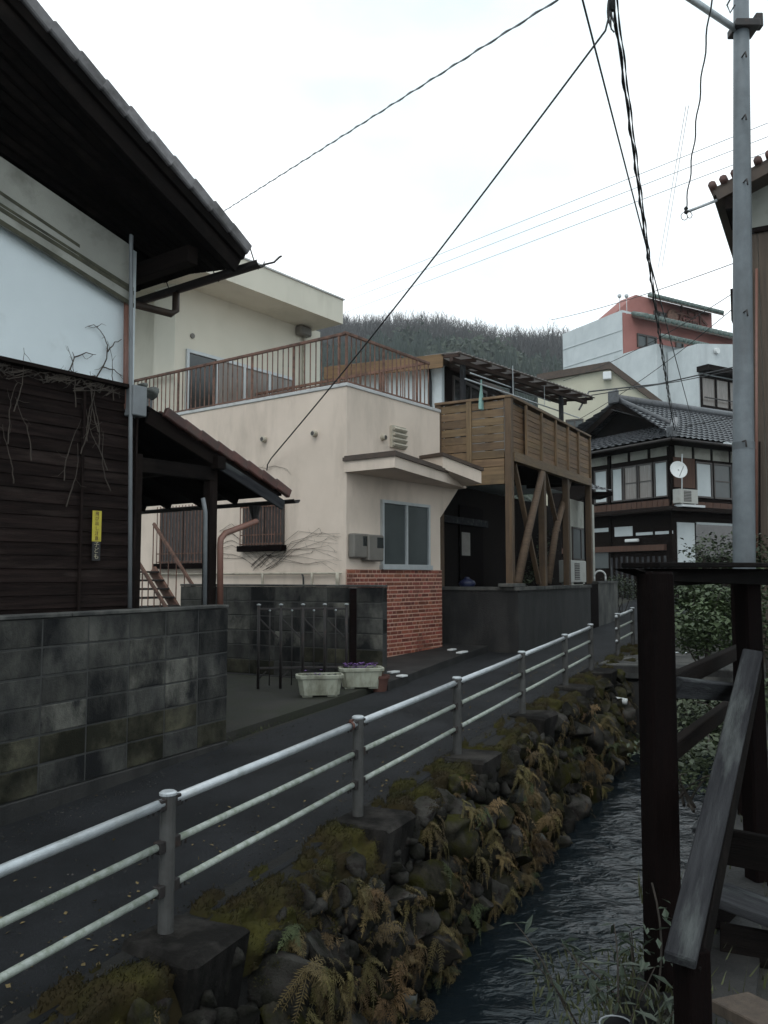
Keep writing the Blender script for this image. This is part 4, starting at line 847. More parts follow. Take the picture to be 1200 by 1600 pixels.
# brick tile base
zbt = ca.px(600, 890)[1]; zb0 = 0.40
base = fpart('brick_base', ca, -0.012, AR + .012, zb0 - .2, zbt, 0.001, 0.020, M['brick_joint'], ch)
rowh = 0.0655; nr = int((zbt - zb0) / rowh); BW = {}
cand = []
for r_ in range(nr + 3):
    a = -0.01 - (0.06 if r_ % 2 else 0); z_ = zbt - (r_ + .5) * rowh
    while a < AR:
        wd = R.choice((0.105, 0.105, 0.21))
        a0, a1 = max(a, -0.01), min(a + wd, AR + .01)
        if a1 - a0 > .03: cand.append((a0, a1, z_))
        a += wd
bj = MB(); nbr = 0
xgate = CF.e1
for a0, a1, z_ in cand:
    vis = z_ > 1.62 or a0 > 0.85
    wd = round(a1 - a0 - .018, 3)
    if vis and nbr < 300 and z_ > zb0:
        if wd not in BW: BW[wd] = MB().box((0, 0, 0), (wd / 2, .006, (rowh - .019) / 2), None, .002).mesh('brick', M['brick'])
        newobj('brick', BW[wd], base, axes_m(ca.pt((a0 + a1) / 2, z_, .0205 + R.uniform(0, .0025)), CF.e1, CF.e2, Z)); nbr += 1
    else: bj.box(ca.pt((a0 + a1) / 2, z_, .0215), (wd / 2, .006, (rowh - .019) / 2), (CF.e1, CF.e2, Z))
if bj.v: tag(bj.build('bricks', M['brick'], base), kind='stuff')
# meters
for k, (x0, y0, x1, y1) in enumerate(((547, 834, 573, 872), (567, 836, 591, 877))):
    r = ca.rect(x0, y0, x1, y1, .05); d1 = 0.13 if k == 0 else 0.17
    mt_ = thing('meter_box', 'grey electric meter box beside the ground floor window, ' + ('the one towards the wall corner' if k == 0 else 'the one next to the window frame'), 'meter', ca.pt(r[0], r[2], .02), 'electric meters on the cream wall')
    fpart('casing', ca, r[0], r[1], r[2], r[3], 0.002 + .13 * k * 0, d1, M['meter'], mt_, .02)
    fpart('dial_window', ca, r[0] + (r[1] - r[0]) * .52, r[1] - .02, (r[2] * .5 + r[3] * .5), r[3] - .04, d1 - .002, d1 + .004, M['glass'], mt_, .004)
# left wall: barred window, second barred window, pipes
def barred(x0, y0, x1, y1, nb_):
    rr = cb.rect(x0, y0, x1, y1); w_ = window(ch, cb, rr, 2, .045, .03, M['alu_dark'], M['glass_brown']); c0, c1, z0, z1 = rr
    for z_ in (z0 + .02, z0 + .17, z1 - .04): fpart('grille_rail', cb, c0 - .02, c1 + .02, z_ - .010, z_ + .010, .075, .09, M['rust'], w_)
    for k in range(nb_):
        c = c0 + (c1 - c0) * k / (nb_ - 1); facebox(MB(), cb, c - .005, c + .005, z0 - .02, z1 + .02, .091, .103).build('grille_bar', M['rust'], w_)
    fpart('window_ledge', cb, c0 - .05, c1 + .05, z0 - .10, z0 - .005, .003, .13, M['wood_red'], ch, .006)
barred(382, 788, 445, 852, 15)
barred(252, 792, 322, 880, 15)
r = cb.px(345, 896), cb.px(538, 896); zp = (r[0][1] + r[1][1]) / 2
pipe('water_pipe', [cb.pt(BL - .6, zp - .01, .05), cb.pt(r[1][0] + .02, zp, .05)], .017, M['pvc_cream'], ch, 8)
for x in (415, 492, 532): c = cb.px(x, 905)[0]; pipe('water_pipe', [cb.pt(c, zp + .01, .07), cb.pt(c, zp - .1, .07), cb.pt(c, 0.4, .07)], .02 if x != 532 else .03, M['pvc_cream'], ch, 8)
pipe('water_pipe', [cb.pt(cb.px(475, 900)[0], zp + .0, .05), cb.pt(cb.px(478, 900)[0], zp - .06, .06), cb.pt(cb.px(480, 900)[0], 0.9, .06)], .015, M['black'], ch, 8)
# terrace railing
rl = MB(); hz0 = ZP + 0.085; hz1 = ca.px(541, 516)[1]
facebox(rl, ca, -0.0, AR - .25, hz1 - .045, hz1, -0.075, -0.03, .004); facebox(rl, cb, 0.076, BL - .3, hz1 - .045, hz1, -0.075, -0.03, .004)
ra = rl.build('railing', M['rust'], ch)
b = MB(); facebox(b, ca, 0.0, AR - .25, hz0, hz0 + .022, -.064, -.042); facebox(b, cb, 0.065, BL - .3, hz0, hz0 + .022, -.064, -.042); b.build('bottom_rail', M['rust'], ra)
bal = MB().box((0, 0, 0), (.007, .007, (hz1 - hz0 - .067) / 2)).mesh('baluster', M['rust'])
pst = MB().box((0, 0, 0), (.016, .016, (hz1 - .045 - ZP - .056) / 2 - .001)).mesh('railing_post', M['rust'])
def rail_run(fc, c0, c1):
    nn = max(2, int((c1 - c0) / 0.118))
    for k in range(nn + 1):
        c = c0 + (c1 - c0) * k / nn
        if k % 8 == 0: newobj('railing_post', pst, ra, axes_m(fc.pt(c, (hz1 - .045 + ZP + .056) / 2, -.0525), fc.t, fc.n, Z))
        else: newobj('baluster', bal, ra, axes_m(fc.pt(c, (hz1 - .045 + hz0 + .022) / 2, -.0525), fc.t, fc.n, Z))
rail_run(ca, 0.055, AR - .28); rail_run(cb, 0.2, BL - .35)
# right-hand return of the railing towards the upper storey
rf_ = Face(CF, 'b', AR - .30)
b = MB(); facebox(b, rf_, 0.08, 4.28, hz1 - .045, hz1 - .001, 0, .045); facebox(b, rf_, 0.08, 4.28, hz0, hz0 + .022, 0.011, .033); b.build('return_rail', M['rust'], ra)
nn = int(4.1 / .118)
for k in range(1, nn):
    c = .08 + 4.2 * k / nn; newobj('baluster' if k % 8 else 'railing_post', bal if k % 8 else pst, ra, axes_m(rf_.pt(c, ((hz1 - .045 + hz0 + .022) / 2) if k % 8 else (hz1 - .045 + ZP + .056) / 2, .022), rf_.t, rf_.n, Z))
# upper storey
UB = 4.3; ua = Face(CF, 'a', UB); us = Face(CF, 'b', 0.002)
a2, _ = ua.px(500, 560); ZR1 = Face(CF, 'a', 3.4).px(536, 467)[1]; ZR0 = Face(CF, 'a', 3.4).px(535, 506)[1]; aR = Face(CF, 'a', 3.4).px(536, 480)[0]
MB().prism([CF.P(0.004, UB, ZP + .056), CF.P(a2, UB, ZP - 2), CF.P(a2, UB, ZR0 + .05), CF.P(0.004, UB, ZR0 + .05)], CF.e2 * 5).build('upper_wall', M['cream_upper'], ch) if False else None
MB().prism([CF.P(0.17, UB, 0.3), CF.P(a2, UB, 0.3), CF.P(a2, UB, ZR0 + .05), CF.P(0.17, UB, ZR0 + .05)], CF.e2 * (0.62)).build('upper_wall', M['cream_upper'], ch)
MB().prism([CF.P(0.62, UB + .621, 0.3), CF.P(a2, UB + .621, 0.3), CF.P(a2, UB + .621, ZR0 + .05), CF.P(.62, UB + .621, ZR0 + .05)], CF.e2 * 4).build('upper_wall', M['cream_upper'], ch)
MB().prism([CF.P(-1.6, 3.4, ZR0), CF.P(aR, 3.4, ZR0), CF.P(aR, 3.4, ZR1 - .03), CF.P(-1.6, 3.4, ZR1 - .03)], CF.e2 * 6.0).build('roof_slab', M['cream_upper'], ch)
MB().prism([CF.P(-1.63, 3.37, ZR1 - .029), CF.P(aR + .03, 3.37, ZR1 - .029), CF.P(aR + .03, 3.37, ZR1), CF.P(-1.63, 3.37, ZR1)], CF.e2 * 6.06).build('roof_coping', M['coping'], ch)
# long sliding window of the upper storey
c0, z_ = ua.px(290, 545); c1 = ua.px(459, 590)[0]; zt_ = z_
window(ch, ua, (c0, c1, ZP - .15, zt_), 4, .06, .05, M['alu'], [M['glass'], M['glass_curtain'], M['glass_curtain'], M['glass_curtain']])
# window low on the recessed left part
uw = Face(CF, 'b', 0.62); fpart('side_window', uw, 5.3, 6.2, 5.0, 5.6, 0.002, .04, M['glass'], ch)
c, z_ = ua.px(300, 525); MB().lathe(ua.pt(c, z_, .001), [(.05, 0), (.05, .03), (0, .03)], 10, ua.n).build('pipe_vent', M['meter'], ch)
c, z_ = ua.px(472, 520); pipe('downpipe', [ua.pt(c, ZR0 + .02, .06), ua.pt(c, 4.9, .06)], .035, M['pvc_cream'], ch, 10)
fpart('rain_head', ua, c - .25, c + .12, ZR0 - .22, ZR0 - .02, .005, .2, M['meter'], ch, .03)
# bare creeper on the left wall
q = random.Random(5); P_ = []
for k in range(11):
    x0 = 392 + q.uniform(0, 30); yt = 826 + k * 5.5 + q.uniform(-4, 4); P_.append([(x0, 892 - k), (x0 + 18 + q.uniform(-6, 6), 880 - k * 1.5), (x0 + 45 + q.uniform(-8, 8), (yt + 868) / 2 + q.uniform(-4, 4)), (x0 + 80 + q.uniform(-10, 10), yt + q.uniform(-3, 3)), (505 + q.uniform(-15, 10), yt - 2 + q.uniform(-4, 6)), (530 + q.uniform(-8, 4), yt + q.uniform(0, 14))])
for k in range(7): P_.append([(343, 872 - k * 7), (362, 868 - k * 8 + q.uniform(-6, 6)), (380, 874 - k * 6 + q.uniform(-5, 5)), (398 + 6 * k, 884 + q.uniform(-4, 6))])
P_ += [[(418, 730), (430, 728), (448, 733), (455, 742)], [(418, 732), (404, 730), (398, 734)]]
vine('bare_vine', 'fine leafless creeper spread over the cream wall under the barred window', P_, cb, M['vine'], .0042, .015, 1, 6)
# concrete apron with kerb in front of the brick base
ap = [onroad(606, 1080), onroad(690, 1046), onroad(775, 1014), CF.P(AR + .9, .4, 0), CF.P(AR, .05, 0), CF.P(-.4, .05, 0)]
ax = [V((p.x, p.y, 0)) for p in ap]
MB().prism([p + Z * (rz(p.dot(U)) - .05) for p in ax], Z * .16).build('apron', M['concrete_wet'], None); apr = bpy.data.objects['apron']; tag(apr, kind='structure')
# stepping stones / broken tiles on the apron
for x, y, l_ in ((614, 1050, .10), (628, 1056, .07), (722, 1019, .16), (706, 1015, .1)):
    p = onroad(x, y, .125); tag(MB().box(p, (l_, .05, .012), (CF.e1 if x < 700 else U, CF.e2, Z), .004).build('loose_tile', M['white_paint']), 'pale loose tile lying on the mossy apron by the brick base', 'tile', 'loose tiles on the apron')
# rusty stair behind the lean-to
st = thing('steel_stair', 'rusty open steel stair with sloping handrails under the lean-to', 'stair', CF.P(-1.2, 4.6, .3))
sf = Face(CF, 'b', -1.15); sg_ = Face(CF, 'b', -1.75)
for fc, x0, y0, x1, y1 in ((sf, 240, 818, 314, 935), (sg_, 205, 860, 260, 950)):
    A_, B_ = fc.at(x0, y0), fc.at(x1, y1); plank('handrail', A_, B_, .04, .05, M['rust'], st)
    plank('stringer', A_ - Z * .75, B_ - Z * .75, .05, .16, M['rust'], st)
    for k in range(7): t = k / 6; p = A_.lerp(B_, t); plank('baluster', p, p - Z * .75, .016, .016, M['rust'], st, up=CF.e1)
A0, B0 = sf.at(240, 818), sf.at(314, 935); A1, B1 = sg_.at(205, 860), sg_.at(260, 950)
for k in range(9): t = (k + .5) / 9; plank('tread', A0.lerp(B0, t) - Z * .72, A0.lerp(B0, t) - Z * .72 - CF.e1 * .6, .22, .03, M['iron'], st)
# ================================================================ HOUSE WITH THE TIMBER DECK
DF = Frame((2.25, 14.6), (0.575, 1.0)); da = Face(DF, 'a', 0.0); db = Face(DF, 'b', 0.0)
dh = thing('deck_house', 'house with a brown timber balcony on tall posts under a corrugated awning', 'house', DF.P(2, 2, .5))
DT = da.px(798, 617)[1]; DL = da.px(922, 700)[0]; DBa = da.px(800, 718)[1]; DBb = db.px(790, 755)[1]
BB = 1.5
# corner and edge posts
pz0 = 1.55
xs_post = [0.0, da.px(850, 760)[0], da.px(887, 760)[0], DL - .06]
for i, c in enumerate(xs_post):
    plank('post', DF.P(c + .06, .06, pz0 if i < 3 else 0.6), DF.P(c + .06, .06, (DT - .03) if i in (0,) else DBa + .02), .125, .125, M['deckpost'], dh, up=DF.e2)
plank('post', DF.P(.06, BB - .06, .6), DF.P(.06, BB - .06, DT - .03), .125, .125, M['deckpost'], dh, up=DF.e2)
plank('floor_beam', DF.P(.0, .07, DBa + .07), DF.P(DL, .07, DBa + .07), .10, .15, M['deckwood'], dh)
plank('floor_beam', DF.P(.07, .13, DBb + .08), DF.P(.07, BB, DBb + .08), .10, .16, M['deckwood'], dh)
for k in range(7): plank('joist', DF.P(.3 + k * (DL - .4) / 6, .13, DBa + .06), DF.P(.3 + k * (DL - .4) / 6, BB, DBa + .06), .06, .12, M['wood_dark'], dh)
MB().prism([DF.P(.13, .13, DBa + .14), DF.P(DL - .02, .13, DBa + .14), DF.P(DL - .02, BB, DBa + .14), DF.P(.13, BB, DBa + .14)], Z * .03).build('deck_floor', M['wood_dark'], dh)
# lane-side face boards in bays between battens
fr_ = [0.125] + [da.px(x, 690)[0] for x in (823, 847, 869, 888, 904)] + [DL]
nb_ = 9; bh = (DT - .10 - DBa - .16) / nb_
for i in range(len(fr_) - 1):
    for k in range(nb_):
        z_ = DBa + .16 + (k + .5) * bh
        plank('deck_board', da.pt(fr_[i] + (.012 if i else -.07), z_ + jit(.003), -.03 + jit(.003) - (.05 if i == 0 else 0)), da.pt(fr_[i + 1] + (-.012 if i else .16), z_ + jit(.003), -.03 + jit(.003) - (.05 if i == 0 else 0)), .02, bh - .005, M['deckwood2'], dh)
for c in fr_[1:]: plank('batten', da.pt(c - .02, DBa + .13, .0), da.pt(c - .02, DT - .05, .0), .05, .045, M['deckwood'], dh, up=DF.e2)
plank('skirt_board', da.pt(0.12, DBa + .07, .012), da.pt(DL, DBa + .07, .012), .022, .17, M['deckwood'], dh)
plank('top_rail', da.pt(-.02, DT - .02, -.05), da.pt(DL + .03, DT - .02, -.05), .15, .045, M['deckwood'], dh)
# end face boards (two bays)
eb = [0.13, db.px(733, 690)[0], BB]
nb2 = 9; bh = (DT - .07 - DBb - .16) / nb2
for i in range(2):
    for k in range(nb2):
        z_ = DBb + .16 + (k + .5) * bh; gap = .010 if not (i == 0 and k > 6) else .016
        plank('deck_board', db.pt(eb[i] + .01, z_ + jit(.004), -.03 + jit(.003)), db.pt(eb[i + 1] - .01, z_ + jit(.004), -.03 + jit(.003)), .02, bh - gap, M['deckwood'], dh)
plank('batten', db.pt(eb[1], DBb + .12, .0), db.pt(eb[1], DT - .04, .0), .10, .035, M['deckwood'], dh, up=DF.e1)
plank('skirt_board', db.pt(.13, DBb + .08, .01), db.pt(BB, DBb + .08, .01), .022, .18, M['deckwood'], dh)
plank('top_rail', db.pt(.10, DT - .021, -.05), db.pt(BB, DT - .021, -.05), .15, .045, M['deckwood'], dh)
# braces
plank('brace', da.at(803, 724, -.10), da.at(842, 912, -.10), .05, .09, M['deckpost'], dh, up=DF.e2)
pipe('log_brace', [da.at(808, 912, .02), da.at(826, 828, .02), da.at(847, 738, .02)], [.085, .072, .062], M['log'], dh, 10)
pipe('log_brace', [da.at(856, 912, -.12), da.at(868, 830, -.12), da.at(889, 752, -.12)], [.075, .068, .058], M['log'], dh, 10)
plank('brace', da.at(851, 738, -.16), da.at(872, 830, -.16), .05, .09, M['deckpost'], dh, up=DF.e2)
# house body behind the deck
HB = 2.0
MB().prism([DF.P(.55, HB + .65, .4), DF.P(11, HB + .65, .4), DF.P(11, HB + .65, DBa), DF.P(.55, HB + .65, DBa)], DF.e2 * 1.3).build('wall', M['wood_dark'], dh)
hb = Face(DF, 'a', HB + .65); hs = Face(DF, 'b', .50)
MB().prism([DF.P(.50, BB + .1, DBa + .18), DF.P(8.0, BB + .1, DBa + .18), DF.P(8.0, BB + .1, 5.93), DF.P(.5, BB + .1, 5.93)], DF.e2 * 2.4).build('upper_wall', M['plaster_white'], dh)
uf = Face(DF, 'a', BB + .1)
fpart('interior_shade_panel', uf, .62, 8.0, DBa + .19, 5.92, .002, .03, M['wood_dark'], dh); uf = Face(DF, 'a', BB + .07)  # dark sheet painted as the shaded interior under the awning
window(dh, uf, (0.9, 2.6, DBa + .25, 5.8), 2, .06, .04, M['alu_dark'], M['glass']); window(dh, uf, (2.9, DL + .2, DBa + .25, 5.8), 2, .06, .04, M['alu_dark'], M['glass'])
# ground floor: door, post, lintel, window, outdoor unit
lf2 = Face(DF, 'b', .54)
fpart('lintel', hb, -0.3, DL, 3.02, 3.18, .02, .12, M['wood_grey'], dh)
plank('porch_post', hb.pt(hb.px(768, 850)[0], .5, .5), hb.pt(hb.px(768, 850)[0], 3.05, .5), .09, .09, M['wood_grey'], dh, up=DF.e2)
c0, c1, z0, z1 = hb.rect(722, 805, 745, 912); do = fpart('door', hb, c0 - .2, c1 + .3, .62, z1 + .2, .003, .04, M['wood_red'], dh)
r = hb.rect(722, 832, 735, 868, .05); fpart('notice', hb, r[0], r[1], r[2], r[3], .041, .045, M['paper'], do)
c0, c1, z0, z1 = da.rect(893, 825, 920, 876, -1.4); g2 = Face(DF, 'a', 1.4)
MB().prism([DF.P(c0 - .05, 1.4, .5), DF.P(c1 + .6, 1.4, .5), DF.P(c1 + .6, 1.4, DBa), DF.P(c0 - .05, 1.4, DBa)], DF.e2 * .12).build('bay_wall', M['plaster_grey'], dh)
window(dh, g2, (c0, c1, z0, z1), 2, .05, .04, M['alu_dark'], M['glass_frost'])
def ac_unit(label, fc, x0, y0, x1, y1, d0, depth, group=None):
    c0, c1, z0, z1 = fc.rect(x0, y0, x1, y1, d0 + depth); t = thing('air_conditioner', label, 'air conditioner', fc.pt((c0 + c1) / 2, z0, d0), group)
    fpart('casing', fc, c0, c1, z0, z1, d0, d0 + depth, M['ac'], t, .012)
    cc, zc_ = c0 + (c1 - c0) * .42, (z0 + z1) / 2; r_ = (z1 - z0) * .38
    fpart('grille', fc, cc - r_, cc + r_, zc_ - r_, zc_ + r_, d0 + depth + .001, d0 + depth + .006, M['alu_dark'], t)
    for k in range(7): fpart('grille_slat', fc, cc - r_, cc + r_, zc_ - r_ + (k + .4) * r_ / 3.6, zc_ - r_ + (k + .4) * r_ / 3.6 + .012, d0 + depth + .007, d0 + depth + .014, M['ac'], t)
    for sx in (.15, .85): c = c0 + (c1 - c0) * sx; fpart('foot', fc, c - .03, c + .03, z0 - .05, z0 - .001, d0 + .02, d0 + depth - .02, M['ac'], t)
    return t
ac_unit('pale outdoor air conditioner unit under the timber balcony', Face(DF, 'a', 1.0), 891, 876, 916, 910, 0.0, .28)
MB().box(da.pt(da.px(903, 900)[0] + .3, .95, -.86), (.7, .35, .42), (DF.e1, DF.e2, Z)).build('plinth', M['concrete_wet'], dh)
# awning
zaw = 6.0
def atz_ray(x, y, z_): r = ray(x, y); return CAM + r * ((z_ - CAM_H) / r.z)
A_, B_ = atz_ray(718, 549, zaw), atz_ray(930, 620, zaw)
AF = Frame((A_.x, A_.y), (B_.x - A_.x, B_.y - A_.y)); ca0, ca1 = 0.0, (B_ - A_).length
awz = lambda b_: zaw + .085 * b_
rows = []
nn = int((ca1 - ca0) / .035)
for b_ in (0, .3, .6, .85): rows.append([AF.P(ca0 + k * .035, b_, awz(b_) + .012 * math.sin(k * math.pi / 2)) for k in range(nn)])
MB().grid(rows).build('awning_sheet', M['poly'], dh)
for k in range(11):
    c = ca0 + .05 + k * (ca1 - ca0 - .12) / 10; plank('awning_rafter', AF.P(c, .03, awz(.03) - .05), AF.P(c, .85, awz(.85) - .05), .045, .07, M['wood_brown'], dh)
for b_ in (.22, .75): plank('awning_purlin', AF.P(ca0 + .03, b_, awz(b_) - .125), AF.P(ca1 - .05, b_, awz(b_) - .125), .08, .08, M['wood_brown'], dh)
for b_ in (.02, .4, .82): plank('awning_batten', AF.P(ca0 - .02, b_, awz(b_) - .026), AF.P(ca1, b_, awz(b_) - .026), .04, .02, M['trim_brown'], dh)
awf = Face(AF, 'a', .22)
for x in (723, 800, 876): c = awf.px(x, 590)[0]; plank('awning_post', AF.P(c, .22, DBa + .17), AF.P(c, .22, awz(.22) - .166), .08, .08, M['wood_grey'], dh, up=AF.e2)
# brown fascia of the house roof seen behind the terrace railing
hf = Face(DF, 'b', .44)
z_a = hf.px(660, 575)[1]
MB().prism([DF.P(.2, 1.55, zaw - .06), DF.P(.2, 4.1, zaw + .04), DF.P(.2, 4.1, zaw + .14), DF.P(.2, 1.55, zaw + .04)], DF.e1 * 7.5).build('roof', M['trim_brown'], dh)
plank('fascia', DF.P(.16, 1.4, zaw - .10), DF.P(.16, 4.1, zaw - .01), .035, .26, M['deckwood2'], dh)
pipe('downpipe', [hs.pt(BB + .35, zaw - .1, .06), hs.pt(BB + .32, zaw - .4, .06), hs.pt(BB + .32, DBb, .06)], .035, M['black'], dh, 8)
# laundry poles and the towel
lp = Face(DF, 'a', .45)
for i, (x0, y0, x1, y1) in enumerate(((727, 592, 905, 653), (735, 583, 860, 627))):
    dd = -.0 if i == 0 else -.35
    pA_, pB_ = lp.at(x0, y0, dd), lp.at(x1, y1, dd)
    tag(MB().tube([pA_, pB_], .014, 8).build('laundry_pole', M['galv'], None, True), ('long steel laundry pole slung along the balcony under the awning', 'shorter steel laundry pole with the towel on the balcony')[i], 'pole')
    for t in (.34, .62):
        if i == 0: p = pA_.lerp(pB_, t); plank('pole_hanger', p, V((p.x, p.y, zaw - .06)), .012, .012, M['galv'], dh, up=DF.e2)
tt = lp.at(752, 593, -.1); rows = []
for k in range(9):
    row = []
    for j in range(9): wv = .04 * math.sin(j * 1.6 + k * .3) * (k / 8); row.append(tt + DF.e1 * ((j - 4) * .018 * (.4 + .6 * k / 8)) + DF.e2 * (wv) - Z * (.55 * k / 8))
    rows.append(row)
tag(MB().grid(rows).build('towel', M['cloth'], None, True), 'teal patterned towel hanging on the balcony laundry pole', 'towel')
# low rendered wall
lw = thing('low_wall', 'low dark rendered wall below the timber balcony posts', 'wall', DF.P(0, 0, .5)); ZT = 1.66
zl0 = .2
MB().prism([DF.P(-.16, -.16, zl0), DF.P(-.16, 3.2, zl0), DF.P(.0, 3.2, zl0), DF.P(0, 0, zl0), DF.P(da.px(912, 960)[0], 0, zl0), DF.P(da.px(912, 960)[0], -.16, zl0)], Z * (ZT - .06 - zl0)).build('wall', M['concrete_wet'], lw)
MB().prism([DF.P(-.19, -.19, ZT - .059), DF.P(-.19, 3.2, ZT - .059), DF.P(.03, 3.2, ZT - .059), DF.P(.03, .03, ZT - .059), DF.P(da.px(912, 960)[0] + .02, .03, ZT - .059), DF.P(da.px(912, 960)[0] + .02, -.19, ZT - .059)], Z * .059).build('coping', M['concrete'], lw)
MB().box(DF.P(.02, .02, ZT + .03), (.30, .14, .03), (DF.e1, DF.e2, Z), .008).build('pad_stone', M['concrete'], lw)
c0 = da.px(913, 960)[0]; c1 = da.px(926, 960)[0]
tag(MB().prism([DF.P(c0 + .03, -.14, .3), DF.P(c1, -.14, .3), DF.P(c1, .02, .3), DF.P(c0 + .03, .02, .3)], Z * 1.38).build('gate_pillar', M['wood_red']), 'dark brown post at the end of the low rendered wall', 'pillar')
c2 = da.px(958, 960)[0]; HOOPC = c1
lw2 = thing('low_wall', 'low rendered wall section continuing towards the tiled house', 'wall', DF.P(c1 + 1, 0, .6))
MB().prism([DF.P(c1 + .01, -.12, .2), DF.P(c2, -.12, .2), DF.P(c2, .03, .2), DF.P(c1 + .01, .03, .2)], Z * (1.68 - .2)).build('wall', M['concrete'], lw2)
MB().prism([DF.P(c1 + .01, -.14, 1.681), DF.P(c2 + .02, -.14, 1.681), DF.P(c2 + .02, .05, 1.681), DF.P(c1 + .01, .05, 1.681)], Z * .05).build('coping', M['concrete'], lw2)
# bits behind the low wall
bp = db.at(730, 914, -.1); bk = thing('bucket', 'blue plastic bag of refuse sitting on the low wall by the door', 'bag', V((bp.x, bp.y, ZT)))
bb = MB(); bp = V((bp.x, bp.y, ZT)); bb.lathe(bp, [(.13, 0), (.16, .05), (.13, .10), (.07, .13), (.04, .15), (.05, .17), (0.01, .175)], 14)
for v in bb.v: v += V((jit(.012), jit(.012), 0))
bb.build('bag', M['blue'], bk, True)
# thin climbing shrub between the braces
def leafcloud(mb, q, n, cen, rad_, size, shape=0.35, outline=0.0):
    for k in range(n):
        while True:
            v = V((q.uniform(-1, 1), q.uniform(-1, 1), q.uniform(-1, 1)))
            if v.length < 1: break
        v = v * (0.55 + .45 * q.random()); p = V(cen) + V((v.x * rad_[0], v.y * rad_[1], v.z * rad_[2]))
        leaf(mb, q, p, size * q.uniform(.6, 1.25), shape)
def leaf(mb, q, p, ln, shape=.35, d=None):
    d = d or V((q.uniform(-1, 1), q.uniform(-1, 1), q.uniform(-.7, .6))); d = d.normalized(); s_ = d.cross(V((q.uniform(-.5, .5), q.uniform(-.5, .5), 1))).normalized() * ln * shape; n_ = s_.cross(d).normalized() * ln * .08
    a, b_ = p + d * ln * .45 + s_ + n_, p + d * ln * .45 - s_ + n_; mb.quad(p, a, p + d * ln, b_)
def shrub(name, label, base, clumps, size, m, stems=6, seed=1, cat='shrub', shape=.35):
    q = random.Random(seed); t = thing(name, label, cat, base); lfm = MB(); stm = MB()
    for (c, r_, n) in clumps: leafcloud(lfm, q, n, c, r_, size, shape)
    for k in range(stems):
        c, r_, n = clumps[k % len(clumps)]; e = V(c) + V((q.uniform(-.6, .6) * r_[0], q.uniform(-.6, .6) * r_[1], q.uniform(0, .8) * r_[2])); b_ = V(base) + V((q.uniform(-.1, .1), q.uniform(-.1, .1), 0))
        pts = bez(b_, (b_ + e) / 2 + V((q.uniform(-.15, .15), q.uniform(-.15, .15), .15)), e, 7); stm.tube(pts, [.012 * (1 - .1 * j) for j in range(8)], 5, False)
    stm.build('stems', M['bark'], t); lfm.build('leaves', m, t); return t
sbase = DF.P(da.px(872, 900)[0], .5, 1.5)
shrub('shrub', 'straggly thin leaved shrub behind the low wall under the balcony', sbase, [(DF.P(da.px(868, 870)[0], .35, 1.95), (.3, .3, .35), 240), (DF.P(da.px(880, 840)[0], .35, 2.55), (.28, .25, .4), 160), (DF.P(da.px(840, 880)[0], .3, 1.8), (.3, .2, .2), 110)], .06, M['leaf'], 9, 12)
# ================================================================ TILED TOWN HOUSE
TF = Frame((9.69, 28.0), (0.866, 0.5)); ta = Face(TF, 'a', 0.0); tb = Face(TF, 'b', 0.0)
th = thing('tiled_house', 'two storey timber house with grey tiled hip and gable roof and shoji windows', 'house', TF.P(3, 3, 1.0))
WD, LN = 6.2, 8.0; ze = 6.38; zled = tb.px(1045, 797)[1]
MB().prism([TF.P(0, 0, .5), TF.P(LN, 0, .5), TF.P(LN, WD, .5), TF.P(0, WD, .5)], Z * (ze - .1 - .5)).build('wall', M['wood_dark'], th)
Q = lambda X, Y: (840 + .3 * X, 420 + .3 * Y)
def tpanel(fc, X0, Y0, X1, Y1, m, name='plaster_panel', d=.03):
    x0, y0 = Q(X0, Y0); x1, y1 = Q(X1, Y1); r = fc.rect(x0, y0, x1, y1); return fpart(name, fc, *r, .002, d, m, th)
zp0 = 5.65; 
def tp2(fc, X0, X1, z0, z1, m, name='plaster_panel', d=.03):
    y = 420 + .3 * 1000; c0 = fc.px(840 + .3 * X0, y)[0]; c1 = fc.px(840 + .3 * X1, y)[0]; return fpart(name, fc, min(c0, c1), max(c0, c1), z0, z1, .002, d, m, th)
zz1 = tb.px(1045, 697)[1]; zz0 = tb.px(1045, 711)[1]
for X0, X1 in ((282, 366), (388, 470), (486, 574), (592, 684)): tp2(tb, X0, X1, zz0, zz1, M['plaster_grey'])
zw1 = tb.px(1045, 719)[1]; zw0 = tb.px(1045, 776)[1]
for X0, X1, m in ((298, 366, 'shoji'), (388, 446, 'shoji'), (450, 522, 'glass_curtain'), (526, 602, 'glass_curtain'), (610, 682, 'shoji')):
    y = 750; c0, c1 = sorted((tb.px(840 + .3 * X0, y)[0], tb.px(840 + .3 * X1, y)[0])); window(th, tb, (c0, c1, zw0, zw1), 1, .05, .05, M['alu_dark'], M[m], mid=(m != 'shoji'))
for X in (376, 690): c = tb.px(840 + .3 * X, 750)[0]; fpart('post', tb, c - .06, c + .06, .6, ze - .15, .002, .06, M['wood_dark'], th)
za1 = ta.px(1057, 695)[1]; za0 = ta.px(1057, 714)[1]
for X0, X1 in ((714, 800), (814, 896), (910, 992), (1004, 1100)): tp2(ta, X0, X1, za0, za1, M['plaster_grey'])
zy1, zy0 = ta.px(1095, 722)[1], ta.px(1095, 778)[1]
for X0, X1, m in ((820, 906, 'shoji'), (914, 1006, 'glass_frost'), (1012, 1100, 'glass_frost')):
    c0, c1 = ta.px(840 + .3 * X0, 750)[0], ta.px(840 + .3 * X1, 750)[0]; window(th, ta, (c0, c1, zy0, zy1), 1, .06, .05, M['alu_dark'], M[m], mid=(m != 'shoji'))
tpanel(ta, 706, 985, 816, 1140, M['boards_brown'], 'board_panel')
